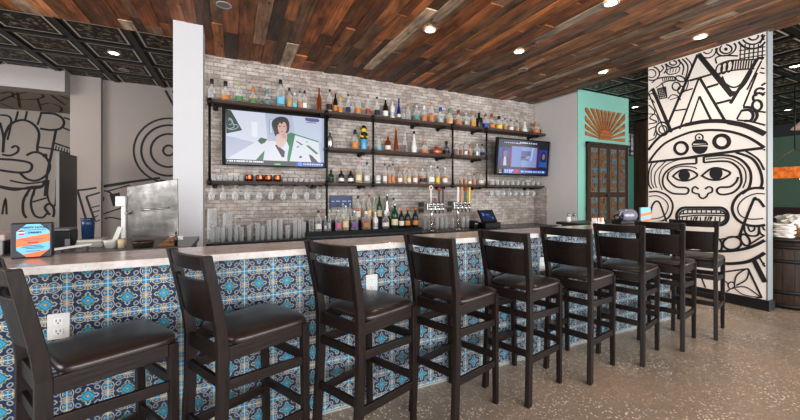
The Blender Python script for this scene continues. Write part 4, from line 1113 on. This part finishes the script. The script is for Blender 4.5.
# ------------------------------------------------------------------ things on the bar top
BLUEP = plain(116,186,210,.5); ORANGEP = plain(238,122,72,.5)
def happy_sign(x, Y, w, h, rz, label, lettered):
    o = thing('happy_hour_sign', label, 'sign', (x, Y, ZB), rz)
    if lettered:
        B((-w/2-.022,.004,0), (w/2+.006,.045,h+.006)).build('holder', plain(34,34,40,.4), o, bevel=.006)
    else: B((-w/2,.004,0), (w/2,.02,h)).build('holder', plain(90,130,150,.4), o, bevel=.004)
    c = .035 if lettered else .02; z0 = .006; z1 = h
    oc = [(-w/2+c,z0),(w/2-c,z0),(w/2,z0+c),(w/2,z1-c),(w/2-c,z1),(-w/2+c,z1),(-w/2,z1-c),(-w/2,z0+c)]
    MB().prism([(a,0,b) for a, b in oc], (0,1,0), .005).build('card', BLUEP, o)
    def band(v0, v1, slope, y):
        # clip a slanted band to the octagon
        P = oc
        def clip(P, f):
            out = []
            for i, p in enumerate(P):
                q = P[(i+1) % len(P)]; a, b = f(p), f(q)
                if a >= 0: out.append(p)
                if a*b < 0: t = a/(a-b); out.append((p[0]+(q[0]-p[0])*t, p[1]+(q[1]-p[1])*t))
            return out
        P = clip(P, lambda p: p[1]-(v0*h+slope*p[0])); P = clip(P, lambda p: (v1*h+slope*p[0])-p[1])
        if len(P) > 2: MB().add([(a,y,b) for a, b in P], [list(range(len(P)))]).build('orange_stripe', ORANGEP, o)
    if lettered:
        band(.40,.65,.20,-.0012); band(-.2,.165,.20,-.0012)
        dk = plain(36,50,84,.6); R = (PI/2,0,0)
        text_mesh('lettering', 'HAPPY HOUR', dk, .0138, (.004,-.003,h*.90), R, o); text_mesh('lettering', 'DRINKS', dk, .0135, (.006,-.003,h*.75), R, o); text_mesh('lettering', 'FOOD', dk, .0125, (0,-.003,h*.455), R, o)
        m = MB()
        for i, (zz, a, b) in enumerate(((.825,-.03,.045),(.56,-.045,.04),(.52,-.03,.03),(.36,-.035,.03),(.32,-.04,.04),(.28,-.025,.035),(.20,-.025,.025))): 
            m.box((a,-.0028,h*zz), (b,-.002,h*zz+.0025))
        m.build('fine_print', plain(70,90,120,.6), o)
        MB().lathe([(.012,0),(.012,.001)], 20, (-w/2+.018,-.002,h*.76), axis='y').build('round_logo', plain(186,60,60,.5), o)
        MB().lathe([(.0075,0),(.0075,.001)], 20, (-w/2+.018,-.0032,h*.76), axis='y').build('logo_centre', plain(40,60,130,.5), o)
        m = MB().box((-w/2+.006,-.005,h*.76-.003), (-w/2+.030,-.0043,h*.76+.003)); m.build('logo_band', plain(220,220,225,.5), o)
    else:
        band(.42,.66,.12,-.0012); band(-.2,.2,.12,-.0012)
x, y, _ = on_z(33.2, 258, ZB)
happy_sign(x, y, .116, .163, math.radians(4), 'happy hour sign in black holder at the left end of the bar', True)
x, y, _ = on_z(645.8, 222.4, ZB)
happy_sign(x, y, .165, .165, math.radians(-4), 'blue and orange striped sign card at the right end of the bar', False)
# grey dispenser machine
x, y, _ = on_z(624, 222.4, ZB)
x = on_y(625, 200, 2.24)[0]
mc = thing('counter_machine', 'grey rounded counter machine with a black barrel on the right of the bar', 'machine', (x, 2.24, ZB))
d = depth(x, 2.24)/F*1.05; GREYM = plain(132,132,144,.3,.3)
B((-12*d,-.05,0), (9*d,.06,4*d)).build('base', BLACKPLASTIC, mc, bevel=.01)
MB().lathe([(4.0*d,0),(5.6*d,2*d),(6.4*d,8*d),(5.8*d,18*d),(3.6*d,20*d)], 20, (-8*d,0,8.2*d), axis='x').build('body', GREYM, mc)
MB().lathe([(3.2*d,0),(3.4*d,4*d)], 18, (-12*d,0,6.5*d), axis='x').build('barrel', BLACKPLASTIC, mc)
MB().lathe([(1.7*d,0),(1.7*d,.6*d)], 16, (-12.6*d,0,6.5*d), axis='x').build('lens', CHROME, mc)
B((9*d,-.04,5*d), (15*d,.04,10*d)).build('grip', BLACKPLASTIC, mc, bevel=.012)
MB().tube([(-9*d,-.03,12*d),(-11*d,-.03,11*d),(-13*d,-.03,8*d)], .008, 8).build('lever', GREYM, mc)
# sugar caddy
x, y, _ = on_z(592, 224.6, ZB)
sc = thing('sugar_caddy', 'small clear caddy of red, white and yellow sugar packets on the bar top', 'caddy', (x, min(y,2.28), ZB))
B((-.062,-.03,0), (.062,.03,.035)).build('tray', GL, sc)
for i, c in enumerate(('white','red','white','pink','orange','yellow','white')):
    MB().bar((-.052+.017*i,0,.003), (-.054+.018*i,0,.072), .013, .045, (0,1,0)).build('sugar_packet', LB[c], sc)
# service counter, shakers
sv = thing('service_counter', 'dark topped service counter behind the right end of the bar', 'counter', (3.75, 2.62, 0))
B((-.40,-.10,0), (.55,.13,1.03)).build('cabinet', plain(60,56,54,.6), sv); B((-.46,-.14,1.03), (.60,.16,1.058)).build('top', plain(34,28,26,.35), sv, bevel=.006)
for i, px in enumerate((568.8, 574.6)):
    x, y, _ = on_z(px, 221.4, 1.058); y = min(y, 2.7); x = on_y(px, 200, y)[0]
    o = thing('salt_shaker', '%s of two glass shakers with metal tops on the dark service counter' % ('left' if not i else 'right'), 'shaker', (x, y, 1.058), group='shakers on the service counter')
    MB().lathe([(.021,0),(.024,.012),(.019,.06)], 14).build('jar', G['c'] if i else LB['white'], o); MB().lathe([(.020,.06),(.021,.08),(.012,.093)], 14).build('lid', STEEL, o)

# ------------------------------------------------------------------ teal wall: carved door and sunburst
YT = 4.405
def dx(px): return on_y(px, 180, YT)[0]
X0, X1 = dx(585.5), dx(626); Zd = on_y(605, 143.5, YT)[2]
dr = thing('door_1', 'old carved wooden double door on the teal wall under the sunburst', 'door', ((X0+X1)/2, YT, 0)); dr['kind'] = 'structure'
hw = (X1-X0)/2
DW = wood('old_door_wood', rgb(28,22,18), rgb(74,58,44), 2, .7, 12)
def m_carved():
    t = NT('carved_painted_panel'); x, y, z = t.xyz(t.obj())
    n = t.noise(t.comb(x*1.2,y,z), 13, 4, .7); n2 = t.noise(t.obj(), 8, 3); bl = ((z*5.2).frac()-.5).abs()
    col = t.ramp(n, [(.40, rgb(36,28,24)), (.49, rgb(140,94,42)), (.55, rgb(56,42,32)), (.66, rgb(84,120,126))])
    col = t.mix((n2.gt(.52))*bl.lt(.24), col, rgb(70,112,126)); col = t.mix(n.lt(.40), col, rgb(40,30,26))
    return t.fin(t.bsdf(Base_Color=col, Roughness=.7, Normal=t.bump(n, .8, .02)))
CARV = m_carved(); CARVE = plain(166,112,52,.7)
m = MB().box((-hw,-.05,.02), (-hw+.035,-.001,Zd)).box((hw-.035,-.05,.02), (hw,-.001,Zd)).box((-hw,-.05,Zd-.045), (hw,-.001,Zd)); m.build('door_frame', DW, dr, bevel=.004)
for s in (0, 1):
    a = -hw+.037+s*(hw-.037); b = a+hw-.039
    lf = B((a,-.035,.02), (b,-.004,Zd-.047)).build('door_leaf', DW, dr)
    for c in (0, 1):
        for zz0, zz1 in ((.25,Zd*.55),(Zd*.60,Zd-.12)):
            u0 = a+.07+c*(b-a-.06)/2; u1 = u0+(b-a)/2-.11
            B((u0-.006,-.041,zz0-.006), (u1+.006,-.0352,zz1+.006)).build('panel_edge', CARVE, lf); B((u0+.006,-.048,zz0+.006), (u1-.006,-.0412,zz1-.006)).build('carved_panel', CARV, lf)
B((-.06,-.06,Zd*.56), (.10,-.036,Zd*.58)).build('bolt', BLACKMETAL, dr)
for z in (.5, Zd*.45, Zd-.1): B((-hw-.025,-.045,z), (-hw+.01,-.052,z+.06)).build('hinge', BLACKMETAL, dr)
cx = dx(604.6); cz = on_y(604.6, 140, YT)[2]; wl = cx-dx(585); wr = dx(624.2)-cx; ht = on_y(604.6,110.8,YT)[2]-cz
sb = thing('wall_sunburst', 'wooden sunburst of rays cut out on the teal wall above the carved door', 'decoration', (cx, YT, cz))
SUN = wood('sunburst_wood', rgb(128,74,30), rgb(186,118,56), 0, .6, 10)
def hit(a):
    c, s = math.cos(a), math.sin(a); t = 9
    if c > 1e-6: t = min(t, wr/c)
    if c < -1e-6: t = min(t, -wl/c)
    if s > 1e-6: t = min(t, ht/s)
    return t
for k in range(16):
    a0 = math.radians(k*12-1+1); a1 = a0+math.radians(6.6)
    if a1 > PI: break
    P = [(.17*math.cos(a0),.17*math.sin(a0))]+[(hit(a)*math.cos(a),hit(a)*math.sin(a)) for a in (a0,(a0+a1)/2,a1)]+[(.17*math.cos(a1),.17*math.sin(a1))]
    MB().prism([(p[0],-.018,max(p[1],.0)) for p in P], (0,1,0), .016).build('ray', SUN, sb)
MB().prism([(.19*math.cos(PI*k/20),-.022,.19*math.sin(PI*k/20)) for k in range(21)], (0,1,0), .02).build('sun_disc', SUN, sb)
# passage beyond the teal wall
p = on_z(642, 320, 0); 
pst = thing('wood_post', 'dark plank clad post standing between the teal wall and the mural', 'post', (10.05, 5.60, 0))
B((-.24,-.16,0), (.30,.16,ZT-.03)).build('planks', POSTWOOD, pst, bevel=.006); B((-.26,-.18,0), (.32,.18,.12)).build('plinth', plain(26,22,20,.5), pst)
m = MB()
for k in range(12): m.box((-.245,-.163,.3+.25*k), (.305,-.158,.312+.25*k))
m.build('board_gaps', plain(20,15,12,.8), pst)
q = on_y(632.3,156,6.96)
pb = thing('pattern_banner', 'black and white patterned panel on the far wall beyond the teal wall', 'banner', (q[0],q[1],q[2]))
B((-.5,0,0), (.5,.04,1.25)).build('panel', plain(30,30,32,.6), pb)
m = MB(); random.seed(11)
for j in range(8): m.box((-.47,-.002,.08+.15*j), (.47,0,.09+.15*j))
m.box((-.48,-.002,.02), (-.44,0,1.22))
for i in range(7):
    for j in range(8): 
        if random.random() < .75: m.box((-.47+.135*i,-.003,0.03+.15*j), (-.47+.135*i+random.choice((.05,.09,.11)),0,.03+.18*j+random.choice((.06,.1,.14))))
m.build('pattern', plain(206,206,204,.6), pb)
# ------------------------------------------------------------------ kitchen side, left of the column
ZP = .945
pt = thing('prep_counter', 'steel prep counter behind the bar on the left', 'counter', (-1.9, 3.6, 0))
B((-1.6,-.32,ZP-.04), (1.60,.42,ZP)).build('worktop', plain(120,118,116,.35,.6), pt, bevel=.004)
B((-1.58,-.28,0), (1.58,.40,ZP-.04)).build('cabinet', plain(46,44,44,.5), pt)
# hinged steel panel with white post
pan = thing('steel_panel', 'dented stainless steel panel with sloped top left of the white column', 'panel', (on_y(127,238,3.5)[0], 3.5, ZP))
O = Vector(pan.location)
pts = [on_y(127,237.6,3.5), on_y(178.5,236,3.5), on_y(177.5,178.6,3.5), on_y(127,187,3.5)]
def m_dent():
    t = NT('dented_stainless'); n = t.noise(t.obj(), 5, 4, .6); n2 = t.noise(t.obj(), 22, 3)
    col = t.ramp(n, [(.3, rgb(66,64,60)), (.55, rgb(108,104,100)), (.75, rgb(160,156,150))])
    return t.fin(t.bsdf(Base_Color=col, Metallic=.75, Roughness=n2*.25+.22, Normal=t.bump(n, .15, .02)))
MB().prism([Vector(p)-O for p in pts], (0,1,0), .03).build('sheet', m_dent(), pan, bevel=.003)
d = depth(O.x, 3.5)/F
B((-4*d,-.03,0), (-.5*d,.02,40*d)).build('post', WHITEP, pan, bevel=.004); B((-8*d,-.05,40*d), (0,.03,50*d)).build('hinge_box', WHITEP, pan, bevel=.005)
for z in (8, 33): MB().tube([(-1*d,-.035,z*d),(4*d,-.04,z*d),(4.2*d,-.04,(z+2)*d)], .007, 8).build('latch', STEEL, pan)
MB().bar((-4*d,-.045,20*d), (-10*d,-.05,2*d), .02, .03).build('brace', WHITEP, pan)
m = MB().tube([(12*d,-.02,36*d),(26*d,-.03,37*d),(36*d,-.02,38*d)], .006, 8); m.build('top_handle', STEEL, pan)
B((36*d,-.008,4*d), (48*d,.0,8*d)).build('data_plate', WHITEP, pan)
# containers on the prep counter
def put(px, Y): x = on_y(px, 200, Y)[0]; return x, Y, depth(x, Y)/F
x, Y, d = put(88, 3.62)
sl = thing('kitchen_scale', 'white flat kitchen scale under the blue cups left of the steel panel', 'scale', (x, Y, ZP))
B((-6*d,-.10,0), (15*d,.12,.04)).build('base', plain(170,170,162,.4), sl, bevel=.008); B((-5.5*d,-.09,.04), (14*d,.11,.062)).build('platform', plain(196,196,186,.35), sl, bevel=.006)
cu = MB()
o = MB().lathe([(4.6*d,0),(5.2*d,14*d),(5.6*d,15*d),(5.2*d,16*d),(5.6*d,20*d),(5.2*d,20*d),(4.4*d,.02)], 20).build('blue_tumbler', plain(22,50,84,.35), None, (x, Y, ZP+.062))
tag(o, 'dark blue plastic tumbler stack on the white scale', 'tumbler'); MB().lathe([(5.7*d,19*d),(5.8*d,20.5*d),(5.3*d,20.5*d)], 20, caps=False).build('rim', plain(20,48,90,.35), o)
x, Y, d = put(111, 3.45)
o = MB().lathe([(4.6*d,0),(6*d,6.5*d),(6.4*d,7.5*d),(5.8*d,7.5*d),(4.4*d,.01)], 20).build('plastic_tub', WHITEP, None, (x, Y, ZP)); tag(o, 'small white plastic tub right of the scale', 'tub'); MB().lathe([(6.5*d,7.0*d),(6.6*d,8*d),(6*d,8*d)], 20, caps=False).build('rim', WHITEP, o)
x, Y, d = put(121.5, 3.40)
o = MB().lathe([(3.0*d,0),(3.2*d,9*d),(2.8*d,9*d),(2.7*d,.01)], 18).build('cream_canister', plain(206,190,160,.5), None, (x, Y, ZP)); tag(o, 'cream canister standing below the steel panel', 'canister'); MB().lathe([(3.3*d,8.2*d),(3.3*d,9.2*d),(2.8*d,9.2*d)], 18, caps=False).build('rim', plain(180,160,130,.5), o)
x, Y, d = put(143, 3.38)
o = thing('metal_pan', 'round dark metal pan below the steel panel', 'pan', (x, Y, ZP)); MB().lathe([(8*d,0),(9.5*d,5*d),(10*d,6*d),(9*d,6*d),(7.6*d,.012)], 22).build('bowl', plain(92,74,60,.35,.6), o); MB().tube([(0,-9*d,5*d),(2*d,-16*d,6*d)], .009, 8).build('handle', BLACKPLASTIC, o)
x, Y, d = put(166, 3.36)
o = thing('cutting_board', 'brown wooden board leaning below the steel panel beside the white column', 'board', (x, Y, ZP)); MB().prism([(-9*d,0,0),(8*d,0,0),(7*d,.03,9*d),(2*d,.03,8*d)], (0,1,0), .02).build('board', wood('board_wood', rgb(112,78,52), rgb(156,112,78), 0, .6), o); MB().lathe([(.9*d,0),(.9*d,.5*d)], 12, (4*d,-.001,4*d), axis='y').build('hole', INK, o)
x, Y, d = put(176, 3.34)
o = MB().lathe([(1.5*d,0),(1.6*d,8*d),(.7*d,10*d),(.6*d,13*d)], 14).build('sauce_bottle', plain(24,22,22,.3), None, (x, Y, ZP)); tag(o, 'small black bottle beside the white column at the prep counter', 'bottle'); MB().lathe([(.8*d,12.5*d),(.7*d,14.5*d)], 10).build('bottle_cap', LB['black'], o)
x, Y, d = put(72, 3.0)
# rear shelf / drinks cooler parts seen behind the sign
o = thing('bar_sink_unit', 'dark under-bar unit behind the left end of the bar top', 'sink unit', (-1.35, 2.66, 0))
B((-.75,-.26,0), (1.0,.24,.86)).build('cabinet', plain(38,36,36,.5), o); B((-.77,-.28,.86), (1.02,.26,.89)).build('steel_top', plain(88,86,84,.35,.6), o, bevel=.004)
xa, xb = on_y(51,250,3.33)[0], on_y(93,250,3.33)[0]; xm = (xa+xb)/2; hl = (xb-xa)/2
o = thing('white_tray', 'long narrow white tray lying behind the happy hour sign', 'tray', (xm, 3.33, ZP)); MB().bar((-hl,0,.022), (hl,0,.05), .05, .016, (0,0,1)).build('tray_board', WHITEP, o, bevel=.003); B((-hl+.03,-.02,0), (-hl+.06,.02,.016)).build('foot', plain(90,90,90,.4), o); B((hl-.06,-.02,0), (hl-.03,.02,.039)).build('foot', plain(90,90,90,.4), o)
x, Y, d = put(64, 3.68)
o = thing('card_printer', 'black box shaped printer behind the happy hour sign', 'printer', (x, 3.68, ZP)); d = depth(x, 3.68)/F
B((-12*d,-.10,0), (9*d,.05,17*d)).build('body', BLACKPLASTIC, o, bevel=.008); B((-12*d,-.11,17*d), (8.5*d,.05,19*d)).build('lid', plain(110,112,118,.35), o, bevel=.004); B((5*d,-.112,2*d), (9*d,-.10,9*d)).build('side_cover', plain(120,122,122,.4), o, bevel=.004)
x, Y, d = put(2, 3.55)
o = thing('work_cooler', 'white topped dark cooler cut off by the left edge behind the sign', 'cooler', (x-.25, 3.55, ZP)); d = depth(x, 3.55)/F
B((-.5,-.16,0), (.33,.2,13*d)).build('body', plain(20,20,22,.4), o, bevel=.006); B((-.51,-.18,13*d), (.34,.21,19*d)).build('lid', plain(190,176,168,.4), o, bevel=.008); B((.3,-.17,0), (.325,-.158,13*d)).build('side_strip', plain(160,160,158,.4), o)
# tall steel partition by the kitchen column
fz = thing('steel_partition', 'tall dark steel partition panel standing before the white kitchen column', 'partition', (-2.218, 6.5, 0))
B((-.016,.02,.06), (.016,.63,1.965)).build('sheet', plain(66,62,60,.35,.5), fz); B((-.018,0,0), (.018,.02,1.975)).build('edge_post', plain(120,120,118,.35,.6), fz)
B((-.018,.61,0), (.018,.63,1.96)).build('rear_post', plain(90,90,88,.35,.6), fz); B((-.03,.02,0), (.03,.61,.06)).build('base_rail', BLACKPLASTIC, fz)

# ------------------------------------------------------------------ right of the mural: barrels, linen, booth, pendant
def barrel(x, y, label):
    o = thing('wine_barrel', label, 'barrel', (x, y, 0)); prof = lambda z: .29+.045*(1-((z-.44)/.44)**2)
    MB().lathe([(prof(z*.88/10), z*.88/10) for z in range(11)], 28).build('staves', BARRELWOOD, o)
    m = MB()
    for k in range(22):
        a = 2*PI*k/22; m.tube([((prof(z*.088)+.0005)*math.cos(a),(prof(z*.088)+.0005)*math.sin(a),z*.088) for z in range(11)], .003, 4)
    m.build('stave_joints', plain(30,20,15,.8), o)
    o.scale = (1, 1, .92)
    for z in (.04, .22, .62, .80): MB().lathe([(prof(z)+.004,z-.025),(prof(z)+.004,z+.025)], 28).build('hoop', plain(26,25,26,.5,.4), o)
    MB().lathe([(.33,.88),(.34,.89),(.34,.915),(.33,.92)], 28).build('barrel_top', plain(30,28,28,.4), o)
    return o
barrel(6.20, 1.84, 'dark wine barrel with black hoops carrying napkins, right of the mural wall')
def linen(x, y, z, n, r, label, name, group=None, folded=True):
    o = thing(name, label, 'napkins', (x, y, z)); random.seed(int(x*50+y*9))
    if folded:
        for k in range(n):
            dx_, dy_ = random.uniform(-.02,.016), random.uniform(-.02,.016)
            m = MB(); rings = []
            for zz, q in ((0,.96),(.006,1.0),(.016,1.0),(.022,.95)):
                rings.append([(dx_+r*q*(1+.13*math.sin(3*a+2.1*k)+.06*math.sin(7*a+k))*math.cos(a)*(abs(math.cos(a))**4+abs(math.sin(a))**4)**-.25, dy_+r*q*math.sin(a)*(abs(math.cos(a))**4+abs(math.sin(a))**4)**-.25, k*.0235+zz*(1+.5*math.sin(2*a+1.7*k))-.004*math.sin(2*a+1.7*k)) for a in [2*PI*i/24 for i in range(24)]])
            m.sweep(rings, True, True).build('folded_napkin', LIN, o)
    return o
LIN = plain(226,220,210,.8)
sx, sy = 5.985, 1.775
linen(sx, sy, .853, 7, .085, 'stack of folded white napkins on the left of the barrel top', 'napkin_stack')
bx, by = 6.235, 1.73
bs = thing('napkin_basket', 'brown woven basket filled with ruffled white napkins on the barrel', 'basket', (bx, by, .847))
WICK = wood('wicker', rgb(96,66,40), rgb(168,124,80), 2, .7, 40)
MB().lathe([(.11,0),(.14,.11),(.145,.12),(.13,.12),(.10,.01)], 24).build('basket', WICK, bs)
m = MB()
for z in (.02,.045,.07,.095): m.lathe([(.1105+.03*z/.11,z-.008),(.1165+.03*z/.11,z),(.1105+.03*z/.11,z+.008)], 24)
m.build('weave_band', WICK, bs)
random.seed(21)
for k in range(11):
    a = random.uniform(0, 2*PI); rr = random.uniform(.02,.11); cx_, cy_ = rr*math.cos(a), rr*math.sin(a); rings = []
    hgt = random.uniform(.10,.19); ph = random.uniform(0,6)
    for i, (zz, q) in enumerate(((.0,.02),(.45,.035),(.8,.055),(1.0,.075))):
        rings.append([(cx_*(1+.25*zz)+q*(1+.4*math.sin(5*t+ph)*zz)*math.cos(t), cy_*(1+.25*zz)+q*(1+.4*math.sin(5*t+ph)*zz)*math.sin(t), .07+zz*hgt+.018*math.sin(4*t+ph)*zz) for t in [2*PI*j/28 for j in range(28)]])
    MB().sweep(rings, True, True).build('ruffled_napkin', LIN, bs)
bo = thing('booth_bench', 'dark red booth bench against the green wall at the right edge', 'bench', (9.2, 2.9, 0)); DR = plain(46,28,28,.5)
B((-.25,-1.6,0), (.35,1.6,.45)).build('seat_box', DR, bo, bevel=.02); B((.35,-1.6,0), (.50,1.6,1.12)).build('backrest', DR, bo, bevel=.02)
B((-.27,-1.6,.45), (.35,1.6,.52)).build('cushion', plain(62,36,34,.4), bo, bevel=.02)
pe = thing('beam_pendant', 'wooden beam pendant lamp glowing orange, hanging right of the mural wall', 'pendant lamp', (8.9, 2.6, 0))
q = on_y(785,173,2.6); zc = 1.362+depth(8.9,2.6)*22/F
PW = NT('glowing_beam_wood'); 
def m_beam():
    t = NT('beam_wood'); n = t.noise(t.obj(), 12, 4, .6); col = t.ramp(n, [(.3, rgb(150,70,20)), (.7, rgb(226,130,52))])
    return t.fin(t.bsdf(Base_Color=col, Roughness=.6, Emission_Color=col, Emission_Strength=.55))
pe.location = (8.9, 2.6, zc)
B((-.09,-.95,-.10), (.09,.75,.10)).build('beam', m_beam(), pe, bevel=.01)
for y in (-.5, .3): MB().tube([(0,y,.10),(0,y,.30),(0,0,.75),(0,0,ZT-zc-.03)] if False else [(0,y,.10),(0,-.1,.42)], .008, 6).build('rope', plain(120,84,54,.8), pe)
MB().tube([(0,-.1,.40),(0,-.1,ZT-zc-.022)], .008, 6).build('cable', BLACKMETAL, pe)
for y in (-.7,-.2,.3): MB().lathe([(.03,-.10),(.045,-.125),(.02,-.15)], 12, (0,y,0)).build('bulb', screen(255,190,110,4), pe)
ps = thing('shade_pendant', 'small pale shade pendant lamp at the far right edge under the black ceiling', 'pendant lamp', (10.2, 2.5, 2.5))
zz = 1.362+depth(10.2,2.5)*69/F; px_ = on_x(806,126,10.2); ps.location = (10.2, px_[1], px_[2])
MB().lathe([(.20,-.05),(.21,-.04),(.08,.10),(.03,.12)], 20).build('lamp_shade', plain(206,176,158,.5,emit=.3), ps); MB().tube([(0,0,.10),(0,0,ZT-px_[2]-.022)], .008, 6).build('cable', BLACKMETAL, ps)

# ------------------------------------------------------------------ ceiling lights
def downlight(px, py, zc, on, label, energy=22):
    x, y, _ = on_z(px, py, zc); z = zc
    o = thing('recessed_light', label, 'ceiling light', (x, y, z))
    MB().lathe([(.074,.001),(.074,-.008),(.054,-.006),(.054,.001)], 24, caps=False).build('trim_ring', plain(206,202,196,.4) if on else plain(150,148,146,.5), o)
    MB().lathe([(.054,-.005),(.054,-.001)], 24).build('lens', screen(255,236,206,14) if on else plain(120,118,116,.5), o)
    if on:
        l = bpy.data.lights.new('spot', 'SPOT'); l.energy = energy; l.spot_size = math.radians(125); l.spot_blend = .7; l.color = (1,.86,.70); l.shadow_soft_size = .06
        s = bpy.data.objects.new('spot', l); C.objects.link(s); s.location = (x, y, z-.02); s.parent = None
PE = ZC
downlight(430,30,PE,True,'lit recessed ceiling light in the planks left of centre, above the bottle shelves')
downlight(519,51.5,PE,True,'lit recessed ceiling light in the planks above the small screen')
downlight(603,72,PE,True,'lit recessed ceiling light in the planks above the sunburst door')
downlight(611,3,PE,True,'lit recessed ceiling light at the top edge of the photo')
downlight(700,37,PE,True,'lit recessed ceiling light in the planks beside the mural wall',30)
downlight(224,5,PE,False,'unlit round ceiling fitting near the top of the white column')
downlight(523,69.5,PE,False,'small unlit white ceiling disc below the light above the small screen')
TT = ZT-.0
downlight(114,53,TT,True,'lit recessed light in the black tin ceiling left of the column',14)
downlight(124,70,TT,False,'unlit recessed fitting in the black tin ceiling left of the column')
downlight(635,107,TT,True,'lit recessed light in the black ceiling left of the mural',14)
downlight(795,66,TT,True,'upper lit recessed light in the black ceiling right of the mural',18)
downlight(788,110,TT,True,'lower lit recessed light in the black ceiling right of the mural',18)

# ------------------------------------------------------------------ daylight, added fill and world
def area(name, loc_, rot, sx, sy, e, col):
    l = bpy.data.lights.new(name, 'AREA'); l.shape = 'RECTANGLE'; l.size = sx; l.size_y = sy; l.energy = e; l.color = col
    o = bpy.data.objects.new(name, l); C.objects.link(o); o.location = loc_; o.rotation_euler = rot; return o
area('window_and_fill_light', (2.5,-4.5,1.9), (PI/2,0,0), 11, 2.6, 760, (.93,.96,1))
area('window_and_fill_light', (12.5,-3.0,1.7), (PI/2,0,math.radians(50)), 6, 2.6, 300, (.95,.97,1))
area('window_and_fill_light', (-6.6,1.2,1.9), (PI/2,0,-PI/2), 6, 2.4, 330, (1,.98,.96))  # added fill to brighten side wall and mural, not a known window
area('kitchen_light', (-3.5,6.2,3.25), (0,0,0), 2.5, 1.5, 22, (1,.95,.9))
w = bpy.data.worlds.new('world'); bpy.context.scene.world = w; w.use_nodes = True
w.node_tree.nodes['Background'].inputs[0].default_value = (.94,.96,1,1); w.node_tree.nodes['Background'].inputs[1].default_value = 1.1
vs = bpy.context.scene.view_settings; vs.view_transform = 'Standard'; vs.look = 'None'; vs.exposure = 0.1
vs.use_curve_mapping = True; cv = vs.curve_mapping.curves[3]; cv.points.new(.22,.195); cv.points.new(.65,.69); vs.curve_mapping.update()
try: bpy.context.scene.cycles.use_denoising = True
except Exception: pass
bpy.context.scene.cycles.transparent_max_bounces = 16
